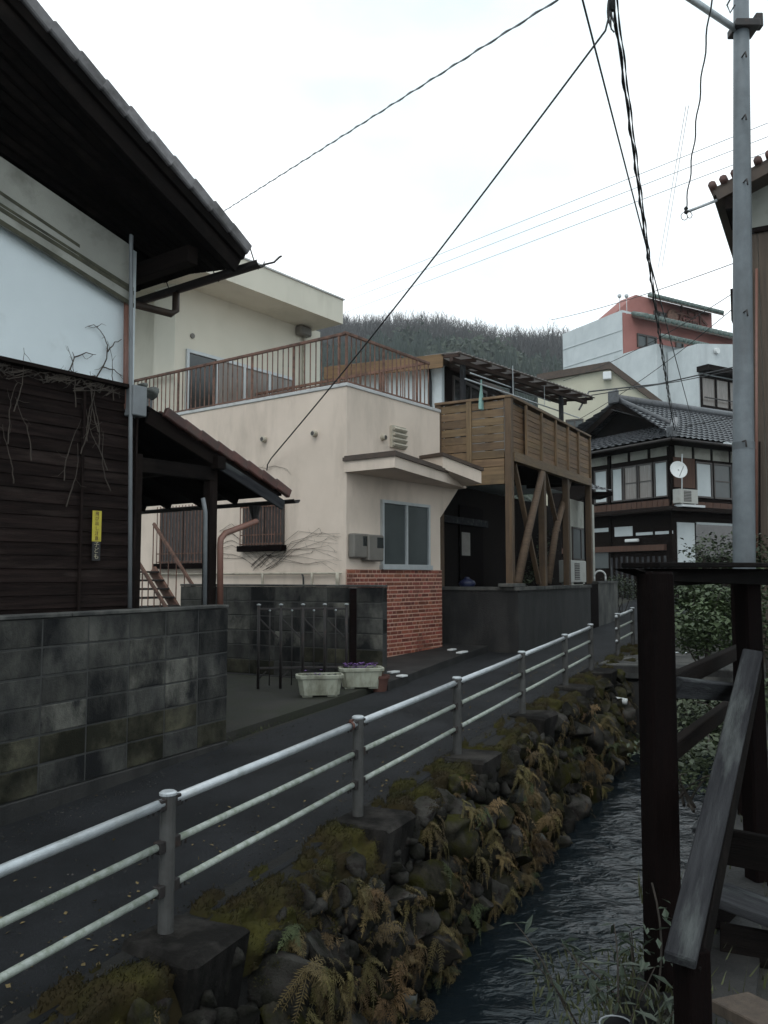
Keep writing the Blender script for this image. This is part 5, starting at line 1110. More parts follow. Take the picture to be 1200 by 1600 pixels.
# board strip and ledge roof between the storeys
zs1, zs0 = tb.px(1045, 780)[1], tb.px(1045, 792)[1]
nbk = 26
for k in range(nbk):
    c = WD * (k + .5) / nbk; fpart('strip_board', tb, c - WD / nbk / 2 + .01, c + WD / nbk / 2 - .01, zs0, zs1, .05, .10 + jit(.006), M['boards_brown'], th)
for k in range(20):
    c = LN * (k + .5) / 20; fpart('strip_board', ta, c - LN / 40 + .01, c + LN / 40 - .01, zs0 - .05, zs1 - .05, .05, .10 + jit(.006), M['boards_brown'], th)
MB().prism([TF.P(-.5, -.5, zled - .07), TF.P(LN, -.5, zled - .07), TF.P(LN, .0, zled + .1), TF.P(.0, .0, zled + .1), TF.P(0, WD, zled + .1), TF.P(-.5, WD, zled - .07)], Z * .07).build('ledge_roof', M['wood_dark'], th)
# ground floor
zg1, zg0 = tb.px(975, 823)[1], tb.px(975, 838)[1]
for X0, X1 in ((285, 376), (396, 488)): tp2(tb, X0, X1, zg0 + (.2 if X0 < 300 else 0), zg1, M['shoji'])
for X0, X1 in ((506, 592), (606, 696)): tp2(tb, X0, X1, zg0, zg0 + .1, M['shoji'])
fpart('lintel', tb, 0.2, WD, zg0 - .55, zg0 - .35, .03, .14, M['boards_brown'], th)
r = tb.rect(*Q(478, 1408), *Q(546, 1424)); o = thing('porch_light', 'white fluorescent porch light on the tiled house lintel', 'light', tb.pt(r[0], r[2], .1)); fpart('tube_cover', tb, *r, .141, .25, M['white_paint'], o, .02)
tpanel(tb, 300, 1455, 372, 1560, M['glass_frost'], 'curtained_door')
tpanel(ta, 726, 1322, 816, 1540, M['shoji'], 'plaster_panel'); tpanel(ta, 822, 1330, 1100, 1500, M['glass'], 'dark_window'); tpanel(ta, 822, 1326, 1100, 1338, M['shoji'], 'transom', .05)
c = ta.px(1047, 850)[0]; fpart('corner_post', ta, -.06, .08, .6, ze - .1, .003, .05, M['wood_dark'], th)
# hip-and-gable roof
EV = .75; bm_ = 3.1; ag = 1.15; zrid = 8.42
ks_ = (zrid - ze) / (bm_ + EV)
def tile_sheet(P00, P10, P01, P11, nu, nv, amp=.05, step=.05, m=None):
    """quad (eave P00-P10, top P01-P11) as one wavy tiled sheet with stepped courses"""
    P00, P10, P01, P11 = map(V, (P00, P10, P01, P11)); n_ = (P10 - P00).cross(P01 - P00).normalized(); n_ = n_ if n_.z > 0 else -n_
    b = MB(); rows = []
    for r in range(nv):
        for e in (0, 1):
            t = (r + e * .999) / nv; A_, B_ = P00.lerp(P01, t), P10.lerp(P11, t)
            rows.append([A_.lerp(B_, k / (nu * 4)) + n_ * (amp * (.5 + .5 * math.sin(k * math.pi / 2 + .8)) ** 1.5 + step * (1 - e)) for k in range(nu * 4 + 1)])
    b.grid(rows); return b
e0 = lambda a_, b_, z_: TF.P(a_, b_, z_)

fr = tile_sheet(e0(-EV, -EV, ze), e0(LN + EV, -EV, ze), e0(ag - .35, bm_, zrid), e0(LN + EV, bm_, zrid), 34, 13); tag(fr.build('roof_tiles', M['tile_grey'], th), kind='stuff')
bk_ = tile_sheet(e0(-EV, WD + EV, ze), e0(LN + EV, WD + EV, ze), e0(ag - .35, bm_, zrid), e0(LN + EV, bm_, zrid), 34, 13); tag(bk_.build('roof_tiles', M['tile_grey'], th), kind='stuff')
zsk = ze + ks_ * (EV + ag - .35) * 1.0
zsk = ze + .85
sk = tile_sheet(e0(-EV, WD + EV, ze), e0(-EV, -EV, ze), e0(ag, WD - .9, zsk), e0(ag, .9, zsk), 22, 7); tag(sk.build('skirt_tiles', M['tile_grey'], th), kind='stuff')
MB().prism([e0(ag, .2, ze + .2), e0(ag, WD - .2, ze + .2), e0(ag, bm_, zrid - .12)], TF.e1 * .1).build('gable', M['wood_black'], th)
for sgn in (-1, 1):
    b1 = bm_ + sgn * 2.6; plank('bargeboard', e0(ag - .40, b1, zrid - ks_ * 2.6 - .13), e0(ag - .40, bm_, zrid - .13), .05, .24, M['wood_dark'], th)
    pts = [e0(ag - .36, bm_ + sgn * 2.7 * k / 6, zrid - ks_ * 2.7 * k / 6 + .10) for k in range(7)]; pipe('verge_ridge', pts, .10, M['tile_grey'], th, 8)
MB().prism([e0(-EV + .06, -EV + .06, ze - .09), e0(LN + EV, -EV + .06, ze - .09), e0(LN + EV, WD + EV - .06, ze - .09), e0(-EV + .06, WD + EV - .06, ze - .09)], Z * .07).build('eave_soffit', M['wood_dark'], th)
pipe('main_ridge', [e0(ag - .5, bm_, zrid + .12), e0(LN + .7, bm_, zrid + .12)], .17, M['tile_grey'], th, 10)
MB().box(e0(ag - .55, bm_, zrid + .16), (.08, .24, .26), (TF.e1, TF.e2, Z), .04).build('ridge_end_tile', M['tile_grey'], th)
pipe('hip_ridge', [e0(-EV + .05, -EV + .05, ze + .12), e0(ag - .2, .55, ze + .95)], .12, M['tile_grey'], th, 8)
MB().box(e0(-EV + .1, -EV + .1, ze + .20), (.10, .14, .2), (TF.e1, TF.e2, Z), .04).build('hip_end_tile', M['tile_grey'], th)
pipe('gutter', [e0(-EV - .05, -EV, ze - .06), e0(-EV - .05, WD, ze - .06)], .05, M['iron'], th, 8); pipe('gutter', [e0(-EV, -EV - .05, ze - .06), e0(LN, -EV - .05, ze - .06)], .05, M['iron'], th, 8)
ac_unit('outdoor air conditioner on a bracket at the upper corner of the tiled house', ta, *Q(741, 1148), *Q(836, 1222), .12, .30)
r = ta.rect(*Q(741, 1150), *Q(836, 1222), .3); fpart('unit_bracket', ta, r[0] - .05, r[1] + .15, r[2] - .13, r[2] - .055, .005, .46, M['alu'], th)
# dish
dc = ta.at(*Q(735, 1046), .55); sdh = thing('satellite_dish', 'white round satellite dish on the corner of the tiled house', 'satellite dish', ta.at(*Q(752, 1140), .3))
dax = (ta.n * 1.0 - TF.e1 * .45 + Z * .25).normalized()
MB().lathe(dc - dax * .06, [(.0, 0), (.12, .008), (.22, .03), (.29, .065), (.30, .068), (.285, .064), (.2, .035), (0, .012)], 22, dax).build('reflector', M['white_paint'], sdh, True)
MB().tube([ta.at(*Q(752, 965), .42), ta.at(*Q(752, 1145), .42)], .022, 8).build('mast', M['alu'], sdh); MB().tube([dc - dax * .04, ta.at(*Q(752, 1050), .42)], .03, 8).build('mount', M['alu'], sdh); MB().tube([dc - Z * .26, dc + dax * .32 - Z * .05, dc + dax * .36], .012, 6).build('feed_arm', M['alu'], sdh)
# slatted fence in front of it
slt = thing('slat_fence', 'grey vertical slat fence in front of the tiled house entrance', 'fence', TF.P(-1.2, 2.6, 1.0)); sff = Face(TF, 'b', -1.2)
c0, c1 = sorted((sff.px(*Q(386, 1530))[0], sff.px(*Q(664, 1530))[0])); z1 = sff.px(*Q(520, 1500))[1]
for k in range(11): c = c0 + (c1 - c0) * k / 10; plank('slat', sff.pt(c, .95, 0), sff.pt(c, z1 + jit(.02), 0), .10, .02, M['wood_grey'], slt, up=TF.e1)
for z_ in (1.15, z1 - .25): plank('rail', sff.pt(c0 - .05, z_, -.03), sff.pt(c1 + .05, z_, -.03), .03, .06, M['wood_dark'], slt)
# low white hoop and garden bits
hp = DF.P(HOOPC + .55, -.03, 1.84); rr_ = .13
hoop = MB().tube([hp + V((math.cos(t), 0, math.sin(t))) * rr_ for t in [math.pi * k / 10 for k in range(11)]] , .02, 8); hoop.tube([hp + V((rr_, 0, 0)), hp + V((rr_, 0, -.11))], .02, 8); hoop.tube([hp - V((rr_, 0, 0)), hp - V((rr_, 0, .11))], .02, 8)
tag(hoop.build('hoop_barrier', M['white_paint'], None, True), 'white bent pipe hoop beyond the low rendered wall', 'hoop')
shrub('shrub', 'dark clipped shrub in front of the slat fence', atY(968, 935, 21) - Z * .4, [(atY(966, 915, 21), (.6, .5, .32), 900), (atY(985, 925, 21), (.35, .4, .3), 400)], .05, M['leaf'], 6, 31)
# small tiled eave seen between the balcony and the tiled house
se = thing('garden_eave', 'small grey tiled eave sticking out beside the timber balcony', 'eave', atY(928, 800, 22) - Z * 2.5)
pa, pb_ = atY(915, 762, 22), atY(948, 771, 22)
tg_ = tile_sheet(pa + V((0, -.5, -.12)), pb_ + V((0, -.5, -.0)), pa + V((-.1, .9, .25)), pb_ + V((-.3, .9, .35)), 4, 4, .03, .03); tg_.build('tiles', M['tile_grey'], se)
MB().box((pa + pb_) / 2 + V((0, .2, -.12)), (.32, .6, .05)).build('soffit', M['wood_dark'], se); plank('post', (pa + pb_) / 2 + V((-.15, .5, -.15)), (pa + pb_) / 2 + V((-.15, .5, -3.2)), .12, .12, M['wood_dark'], se, up=V((0, 1, 0)))
# ================================================================ CREAM GABLED BUILDING BEHIND
HG = Frame((0, 0), (0.86, 0.51))
def world_face(x, Y, e1): p = atY(x, 900, Y); return Face(Frame((p.x, p.y), e1), 'a', 0.0)
gf = world_face(955, 42, (0.94, -0.34))
gb = thing('gabled_building', 'cream gabled building with brown bargeboards behind the tiled house', 'building', gf.pt(0, 1, 0))
L_, A2, R2 = gf.px(840, 590), gf.px(953, 570), gf.px(1036, 632)
MB().prism([gf.pt(L_[0], .5), gf.pt(R2[0], .5), gf.pt(R2[0], R2[1] - .15), gf.pt(A2[0], A2[1] - .15), gf.pt(L_[0], L_[1] - .15)], gf.f.e2 * 9).build('wall', M['hotel_cream'], gb)
for s_, e_ in ((L_, A2), (A2, R2)):
    MB().prism([gf.pt(s_[0], s_[1] - .25, .25), gf.pt(e_[0], e_[1] - .25, .25), gf.pt(e_[0], e_[1] + .12, .25), gf.pt(s_[0], s_[1] + .12, .25)], gf.f.e2 * 9.5).build('roof', M['trim_brown'], gb)
r = gf.rect(943, 583, 956, 595); v_ = fpart('vent_hood', gf, *r, .01, .4, M['white_paint'], gb, .03)
window(gb, gf, gf.rect(884, 655, 912, 672), 2, .08, .06, M['alu_dark'], M['glass_frost'])
# ================================================================ WHITE AND SALMON HOTEL
HT = Frame((0, 0), (1, 0)); hp0 = atY(981, 900, 58); HT = Frame((hp0.x, hp0.y), (0.86, 0.51)); ha = Face(HT, 'a', 0.0); hbb = Face(HT, 'b', 0.0)
ht = thing('hotel_building', 'tall white sided building with salmon upper storeys and green tiled eaves', 'building', HT.P(5, 5, 1))
bl, zt1 = hbb.px(879, 522); zt0 = hbb.px(981, 481)[1]
alen = ha.px(1150, 540)[0] + 2
zA = ha.px(1012, 459)[1]; c12 = ha.px(1012, 459)[0]
zlow = ha.px(983, 556)[1]
# body with sloping top on the left flank
MB().prism([HT.P(0, 0, 1), HT.P(0, bl, 1), HT.P(0, bl, zt1), HT.P(0, 0, zt0)], HT.e1 * alen).build('wall', M['siding_white'], ht)
nsd = 9
for k in range(1, nsd):
    z_ = 8 + (zt0 - 8) * k / nsd; bmax = bl if z_ < zt1 else bl * (zt0 - z_) / (zt0 - zt1)
    fpart('siding_joint', hbb, .05, max(.2, bmax - .05), z_ - .05, z_, .002, .05, M['siding_white'], ht)
fpart('pink_storey', ha, 0.02, alen, zlow, zt0 - .2, .003, .10, M['pink'], ht)
# attic storey
_f1 = Face(HT, 'a', 1.0); az1 = (_f1.px(1012, 462)[1] + _f1.px(1114, 487)[1]) / 2 - .15; ae = _f1.px(1112, 494)[0]
MB().prism([HT.P(.0, .6, zt0 - 1.5), HT.P(ae, .6, zt0 - 1.5), HT.P(ae, .6, az1 - .2), HT.P(c12, .6, az1 - .2), HT.P(0.0, 3.0, zt0 + .35)], HT.e2 * 6).build('attic_wall', M['pink'], ht) if False else None
at_ = Face(HT, 'a', 1.0)
MB().prism([HT.P(0.05, 1.0, zt0 - 2), HT.P(ae, 1.0, zt0 - 2), HT.P(ae, 1.0, az1), HT.P(c12 * .95, 1.0, az1), HT.P(0.05, 1.0, zt0 - .1)], HT.e2 * 1.5).build('attic_wall', M['pink'], ht)
def eave_row(fc, x0, y0, x1, y1, out_, tiles, drop=.5):
    (c0, z0), (c1, z1) = fc.px(x0, y0), fc.px(x1, y1); zm = (z0 + z1) / 2
    e = MB().prism([fc.pt(c0, zm, 0), fc.pt(c0, zm - .12, 0), fc.pt(c0, zm - drop - .12, out_), fc.pt(c0, zm - drop, out_)], fc.t * (c1 - c0)).build('eave', M['trim_brown'], ht)
    for k in range(tiles):
        c = c0 + (c1 - c0) * (k + .5) / tiles; pipe('eave_tile', [fc.pt(c, zm + .1, -.05), fc.pt(c, zm - drop + .08, out_ + .05)], (c1 - c0) / tiles * .40, M['tile_green'], e, 7)
eave_row(at_, 1012, 462, 1114, 487, 1.0, 17)
eave_row(ha, 985, 492, 1146, 528, 1.2, 20)
for X0, Y0, X1, Y1, n_, fc in ((995, 524, 1025, 545, 2, ha), (1055, 527, 1067, 545, 1, ha), (1023, 487, 1042, 503, 2, at_)):
    r = fc.rect(X0, Y0, X1, Y1, .1); window(ht, Face(HT, 'a', fc.off - (.10 if fc is ha else 0)), r, n_, .12, .10, M['alu_dark'], M['glass_frost'])
# roof lettering
for k, (X, chv, s_) in enumerate(((1048, '●', 1.5), (1062, '大', 2.0), (1078, '品', 1.7), (1092, '下', 2.0))):
    c, z_ = at_.px(X, 497 + (X - 1048) * .22); glyph('sign_letter', chv, s_, M['terracotta'] if k else M['rust'], ht, face_m(at_, c, z_, .18), .05)
# white lower wing in front
lwg = Face(HT, 'a', -4.0)
la0, la1 = lwg.px(1026, 540)[0], lwg.px(1092, 560)[0]; zla = lwg.px(1035, 525)[1]
MB().prism([HT.P(la0, -4, 1), HT.P(la1 + 9, -4, 1), HT.P(la1 + 9, -4, zla - .6), HT.P(la0, -4, zla - .6)], HT.e2 * 3.8).build('front_wing', M['siding_white'], ht)
eave_row(lwg, 1030, 526, 1093, 540, .8, 9, .35)
window(ht, lwg, lwg.rect(1072, 608, 1088, 636), 1, .12, .06, M['alu_dark'], M['glass']); 
hd = Face(HT, 'b', la0)
window(ht, ha, ha.rect(1000, 592, 1022, 622), 1, .1, .06, M['alu_dark'], M['glass'])
rwg = Face(HT, 'a', -6.5); rc0, rz1 = rwg.px(1090, 537); rc1 = rc0 + 9
MB().prism([HT.P(rc0, -6.5, 1), HT.P(rc1, -6.5, 1), HT.P(rc1, -6.5, rz1 + 1.2), HT.P(rc0, -6.5, rz1)], HT.e2 * 2.4).build('right_wing', M['siding_white'], ht)
r = rwg.rect(1094, 590, 1146, 640); window(ht, rwg, (r[0], r[1] + 1, r[2], r[3]), 3, .16, .08, M['wood_dark'], M['glass_curtain'], mid=False)
fpart('window_awning', rwg, r[0] - .3, r[1] + 1.5, r[3] + .1, r[3] + .45, .02, .9, M['wood_dark'], ht); fpart('balcony_rail', rwg, r[0], r[1] + 1, r[2] + .55, r[2] + .62, .3, .36, M['iron'], ht)
for X, Y in ((1004, 553), (1052, 575), (1118, 549)):
    fc = ha if X < 1030 else (lwg if X < 1092 else rwg); c, z_ = fc.px(X, Y); MB().lathe(fc.pt(c, z_, .01), [(.2, 0), (.2, .2), (0, .2)], 10, fc.n).build('pipe_vent', M['white_paint'], ht)
# ================================================================ WOODED HILL
def hz_(X, Y):
    """hill height: rises from the town to a ridge about 400 m away"""
    t = max(0.0, min(1.0, (Y - 150) / 260)); t = t ** 1.08
    ridge = 112 - .05 * X + 3 * math.sin(X * .03 + 1.2) + 2.0 * math.sin(X * .071) - 0.00022 * (X - 20) ** 2
    back = max(0.0, (Y - 430) / 200); return 1.4 + ridge * t * (1 - .6 * min(1, back)) + 2.5 * noise2(X * .03, Y * .03) * t
rows = [[V((-420 + 24 * i, 140 + 16 * j, hz_(-420 + 24 * i, 140 + 16 * j))) for i in range(40)] for j in range(33)]
tag(MB().grid(rows).build('hills', M['hill'], None, True), kind='structure')
q = random.Random(77)
con = MB(); brd = MB(); bare = MB()
def conifer(mb, p, h, r):
    k = 7; prev = None; tiers = 6
    for t in range(tiers):
        z0 = h * (.10 + .86 * t / tiers); z1 = h * (.10 + .86 * (t + 1.55) / tiers); r0 = r * (1 - t / tiers) ** .8 * q.uniform(.85, 1.15); a0 = q.uniform(0, 6)
        i = len(mb.v); mb.v.append(p + Z * min(h, z1))
        for j in range(k * 2):
            th_ = a0 + math.pi * j / k; rr = r0 * (1.0 if j % 2 else .62) * q.uniform(.8, 1.15); mb.v.append(p + V((math.cos(th_) * rr, math.sin(th_) * rr, z0 - (.05 * h if j % 2 else -.02 * h) * q.uniform(.4, 1))))
        for j in range(k * 2): mb.f.append((i, i + 1 + j, i + 1 + (j + 1) % (k * 2)))
def tuft(mb, p, r, n, sz):
    for _ in range(n):
        v = V((q.gauss(0, .5), q.gauss(0, .5), q.gauss(0, .45))); c = p + v * r; d1 = V((q.uniform(-1, 1), q.uniform(-1, 1), q.uniform(-1, 1))).normalized() * sz; d2 = d1.orthogonal().normalized() * sz * q.uniform(.5, 1)
        mb.quad(c - d1, c + d2, c + d1, c - d2)
def bare_tree(mb, p, h):
    def seg(a, b_, w_):
        s_ = V((1, 0, 0)) * w_; mb.quad(a - s_, a + s_, b_ + s_ * .6, b_ - s_ * .6); s_ = V((0, 1, 0)) * w_; mb.quad(a - s_, a + s_, b_ + s_ * .6, b_ - s_ * .6)
    tp = p + V((q.uniform(-.06, .06) * h, 0, h * .55)); seg(p, tp, .016 * h)
    for _ in range(9):
        st = p.lerp(tp, q.uniform(.45, 1)); e = st + V((q.uniform(-.24, .24), q.uniform(-.24, .24), q.uniform(.22, .48))) * h; seg(st, e, .0065 * h)
        for _ in range(4):
            s2 = st.lerp(e, q.uniform(.4, 1)); e2_ = s2 + V((q.uniform(-.13, .13), q.uniform(-.13, .13), q.uniform(.08, .22))) * h; seg(s2, e2_, .0030 * h)
cnt = 0
for k in range(4200):
    Y = 170 + 270 * q.random() ** .8; X = q.uniform(-.10, .34) * Y
    zt_ = hz_(X, Y); p = V((X, Y, zt_ - .5)); u_ = noise2(X * .035, Y * .03, 2) + q.uniform(-.35, .35)
    if Y > 384 + 6 * math.sin(X * .05) and q.random() < .95:
        bare_tree(bare, p, q.uniform(15, 21)); continue
    if X > .18 * Y and Y < 350 and u_ > .15: bare_tree(bare, p, q.uniform(10, 15)); continue
    if u_ > .42: tuft(brd, p + Z * 7, q.uniform(5, 8), 90, 1.3)
    else: conifer(con, p, q.uniform(11, 22) * (1 if Y < 320 else .68), q.uniform(3.6, 6.2) * (1 if Y < 320 else .8))
for k in range(26):                                        # taller conifers breaking the right-hand skyline
    X = q.uniform(90, 135); Y = 395 + q.uniform(-10, 10); p = V((X, Y, hz_(X, Y) - 1)); conifer(con, p, q.uniform(15, 22), 4.5) if q.random() < .5 else tuft(brd, p + Z * 8, 6.5, 70, 1.6)
tag(con.build('conifer_wood', M['conifer']), 'dark conifer wood covering the hillside', 'forest', kind='stuff')
tag(brd.build('evergreen_wood', M['broadleaf']), 'round crowned evergreen trees mixed into the hillside wood', 'forest', kind='stuff')
tag(bare.build('bare_wood', M['bare_tree']), 'leafless trees along the ridge of the hill', 'forest', kind='stuff')
hzb = MB().box((40, 280, 84), (560, 420, 87)).build('haze', M['hill']); tag(hzb, kind='stuff')
hm = bpy.data.materials.new('haze_air'); hm.use_nodes = True; hm.node_tree.nodes.remove(hm.node_tree.nodes['Principled BSDF'])
pv = hm.node_tree.nodes.new('ShaderNodeVolumePrincipled'); pv.inputs['Color'].default_value = (0.86, 0.92, 0.97, 1); pv.inputs['Density'].default_value = 0.00024
hm.node_tree.links.new(pv.outputs[0], hm.node_tree.nodes['Material Output'].inputs['Volume']); hzb.data.materials.clear(); hzb.data.materials.append(hm)
# ================================================================ UTILITY POLE
pb = onroad(1163, 1052, .1); pb = V((pb.x, pb.y, .35)); tp_ = atY(1158, -60, pb.y + .05)
kx = (atY(1158, 0, pb.y) - pb); up_ = thing('utility_pole', 'grey steel utility pole with step bolts on the right bank', 'utility pole', pb)
zt = 10.5; lean = lambda z_: V((pb.x + (kx.x) * (z_ - pb.z) / kx.z, pb.y, z_))
R0 = 17 / F_PX * pb.y; R1_ = 10.5 / F_PX * pb.y
zs = [pb.z, 2.2, 3.6, 3.62, 6, 8.5, zt]
MB().tube([lean(z_) for z_ in zs], [R0, R0 * .985, R0 * .97, R0 * .93, R0 * .86, R0 * .76, R0 * .68], 20).build('shaft', M['pole'], up_, True)
for x, y in ((1160, 88), (1160, 185), (1162, 285), (1162, 488), (1160, 690)):
    p = atY(x, y, pb.y - R0 * .8); pipe('step_bolt', [p + V((0, .08, 0)), p + V((-.0, -.10, .0)), p + V((.0, -.12, -.09))], .011, M['iron'], up_, 6)
cl = atY(1162, 45, pb.y); MB().box(cl, (R0 * 1.15, R0 * 1.1, .055), None, .01).build('clamp', M['iron'], up_); MB().box(cl + V((R0 * 1.25, -.05, .07)), (.05, .06, .10), None, .01).build('clamp_bracket', M['iron'], up_)
MB().lathe(lean(3.61) - Z * .05, [(R0 * .99, 0), (R0 * .99, .10)], 20).build('band', M['pole'], up_)
pipe('brace_arm', [atY(1150, 46, pb.y), atY(1070, -8, pb.y - 1.0), atY(1030, -34, pb.y - 1.5)], .045, M['galv'], up_, 10)
pipe('cable_loop', [atY(1146, -10, pb.y - .1), atY(1136, 8, pb.y - .1), atY(1141, 20, pb.y - .1), atY(1148, 8, pb.y - .1)], .012, M['black'], up_, 6)
# ================================================================ HOUSE AT THE RIGHT EDGE
rp = atY(1178, 900, 12.6); RH = Frame((rp.x, rp.y), (0.88, -0.475)); rh_a = Face(RH, 'a', 0.0)
rh = thing('boarded_house', 'brown boarded house with white gable plaster behind the utility pole', 'house', RH.P(2, 2, .4))
zpl0 = rh_a.px(1190, 362)[1]; zev = rh_a.px(1190, 268)[1]
MB().prism([RH.P(.0, .0, .2), RH.P(4, 0, .2), RH.P(4, 0, zev + 1.2), RH.P(0, 0, zev)], RH.e2 * 5).build('wall', M['plaster_grey'], rh)
wdt = .22
for k in range(12): fpart('wall_board', rh_a, k * wdt + .005, (k + 1) * wdt - .004, .25, zpl0, .004, .022 + R.uniform(0, .006), M['boards_tan'], rh)
fpart('wall_rail', rh_a, -.03, 3, zpl0 - .02, zpl0 + .06, .012, .07, M['wood_dark'], rh); fpart('corner_board', rh_a, -.06, .06, .3, zev, .03, .06, M['wood_dark'], rh)
# eave with tile ends
el = rh_a.px(1108, 300, .6); er = rh_a.px(1200, 250, .6); kk = (er[1] - el[1]) / (er[0] - el[0])
zee = lambda c: el[1] + kk * (c - el[0]); 
MB().prism([rh_a.pt(el[0] + .05, zee(el[0] + .05) - .10, .6), rh_a.pt(el[0] + 3, zee(el[0] + 3) - .10, .6), rh_a.pt(el[0] + 3, zee(el[0] + 3) + .02, .6), rh_a.pt(el[0] + .05, zee(el[0] + .05) + .02, .6)], RH.e2 * 6).build('roof_deck', M['trim_brown'], rh)
plank('verge_board', rh_a.pt(el[0] + .1, zee(el[0] + .1) - .13, .61), rh_a.pt(el[0] + 3, zee(el[0] + 3) - .13, .61), .04, .15, M['trim_brown'], rh)
for k in range(9):
    c = el[0] + .16 * k + .05; pipe('roof_tile', [rh_a.pt(c, zee(c) + .06, .66), rh_a.pt(c + .02, zee(c) + .07, .2)], .062, M['tile_red'], rh, 8)
fpart('eave_purlin', rh_a, el[0] + .22, el[0] + .40, zee(el[0] + .3) - .42, zee(el[0] + .3) - .24, -.3, .58, M['wood_dark'], rh)
pipe('downpipe', [rh_a.at(1182, 420, .10), rh_a.at(1182, 880, .10)], .022, M['pvc_pink'], rh, 8); pipe('conduit', [rh_a.at(1187, 690, .09), rh_a.at(1187, 885, .09)], .015, M['wood_dark'], rh, 8)
c0 = rh_a.px(1141, 445, .2); fpart('side_eave', rh_a, c0[0] - .02, .0, c0[1] - .5, c0[1], -.4, .0, M['wood_dark'], rh)
brk = [rh_a.at(1120, 313, .7), rh_a.at(1076, 330, .9)]
pipe('wire_bracket', brk, .022, M['galv'], rh, 8)
# ================================================================ OVERHEAD WIRES
def wire(label, pts, r, m=None, sag=0.0, n=24, name='overhead_wire', twist=0.0, grp=None):
    A_, B_ = V(pts[0]), V(pts[-1]); b = MB()
    if len(pts) == 2: P = [A_.lerp(B_, k / n) - Z * sag * 4 * (k / n) * (1 - k / n) for k in range(n + 1)]
    else: P = [V(p) for p in pts]
    b.tube(P, r, 5, False)
    if twist:
        nn = 160; dd = (B_ - A_).normalized(); s1 = dd.orthogonal().normalized(); s2 = dd.cross(s1)
        b.tube([A_.lerp(B_, k / nn) - Z * sag * 4 * (k / nn) * (1 - k / nn) + (s1 * math.cos(k * .9) + s2 * math.sin(k * .9)) * twist for k in range(nn + 1)], r * .8, 4, False)
    return tag(b.build(name, m or M['black'], None, True), label, 'cable', grp)
J = atY(955, -20, 8.0)
wire('twisted service cable from the upper roof of the cream house to the sky', [atY(345, 333, 17), atY(960, -57, 7.0)], .008, M['pvc_grey'], 0, twist=.011)
wire('black cable running up from the cream wall to the cable junction', [cb.at(417, 735, .03), cb.at(418, 726, .06), cb.at(424, 716, .1)] + [cb.at(424, 716, .1).lerp(atY(946, 48, 8.0), k / 16) - Z * .10 * math.sin(math.pi * k / 16) for k in range(1, 17)] + [atY(953, 20, 8), J], .011)
wire('single black wire straight from overhead down to the tiled house', [atY(905, -20, 7.5), TF.P(.4, -.6, 7.2)], .011, None, .05)
tgt = TF.P(-.3, -.5, ze + .25)
wire('thick bundled cable hanging from the junction to the tiled house corner', [J, tgt], .013, None, .35, twist=.018)
wire('second strand of the bundled cable slightly apart from it', [J + V((.04, 0, 0)), tgt + V((.05, 0, .1))], .007, None, .50, twist=.012)
bj_ = MB()
for k in range(7): pts = [J + V((jit(.03), jit(.03), -.02 * k)) for _ in range(2)]; p = J + V((-.06 + jit(.05), jit(.03), -.12 - .05 * k)); bj_.tube(bez(J, p, J + V((jit(.03), 0, -.30 - .03 * k)), 6), .008, 5, False)
bj_.tube([J + Z * .2, J - Z * .25], [.045, .03], 8); tag(bj_.build('cable_junction', M['black'], None, True), 'black cable splice with loops of wire where the bundle drops', 'cable splice')
wire('wavy wire dropping from overhead to the bracket of the boarded house', [atY(1113, -15, 9).lerp(rh_a.at(1072, 326, .9), k / 30) + V((.012 * math.sin(k * 1.1), 0, 0)) for k in range(31)], .010)
ins = rh_a.at(1072, 330, .9); b = MB(); b.lathe(ins - Z * .04, [(.02, 0), (.035, .03), (.02, .06), (.035, .08), (.015, .11)], 10); b.tube([ins + V((-.03 + .05 * math.cos(t), 0, -.08 + .06 * math.sin(t))) for t in [k * .7 for k in range(10)]], .006, 5, False); b.tube([ins + V((.05 + .04 * math.cos(t), 0, -.06 + .05 * math.sin(t))) for t in [k * .7 for k in range(10)]], .006, 5, False); tag(b.build('wire_insulator', M['black']), 'small insulator with loose wire loops on the bracket tip', 'insulator')
for k, (y0, y1) in enumerate(((190, 438), (212, 452), (236, 470))):
    wire('thin distant transmission wire rising across the sky, one of three', [atY(1260, y0 - 22, 60), atY(540, y1 + 18, 160)], .035, M['alu'], 0, grp='three distant wires')
wire('faint thin wire leaning across the sky beside the pole, one of two', [atY(1072, 165, 40), atY(1028, 420, 60)], .016, M['alu'], 0, grp='faint leaning wires'); wire('faint thin wire leaning across the sky beside the pole, one of two', [atY(1076, 165, 40), atY(1034, 420, 60)], .016, M['alu'], 0, grp='faint leaning wires')
wire('thin wire passing left of the salmon gable towards the hill', [atY(1150, 410, 30), atY(860, 500, 56)], .016, None, .2)
wire('thin wire crossing the white siding from behind the pole', [atY(1150, 455, 30), atY(880, 595, 40)], .014, None, .3)
wire('wire crossing the salmon storey towards the gabled building', [atY(1150, 478, 30), atY(905, 655, 40)], .014, None, .25)
wire('thick black cable along the front of the hotel to the awning', [atY(1150, 573, 26), atY(1030, 600, 25), atY(920, 612, 22), atY(905, 640, 18)], .022, None)
wire('black cable just below the thick one in front of the white wing', [atY(1150, 578, 26), atY(1060, 596, 25), atY(922, 618, 22)], .014, None)
wire('cables along the top of the tiled house roof', [atY(955, 640, 30.0), atY(1060, 668, 29.4), atY(1150, 652, 29)], .016, None)
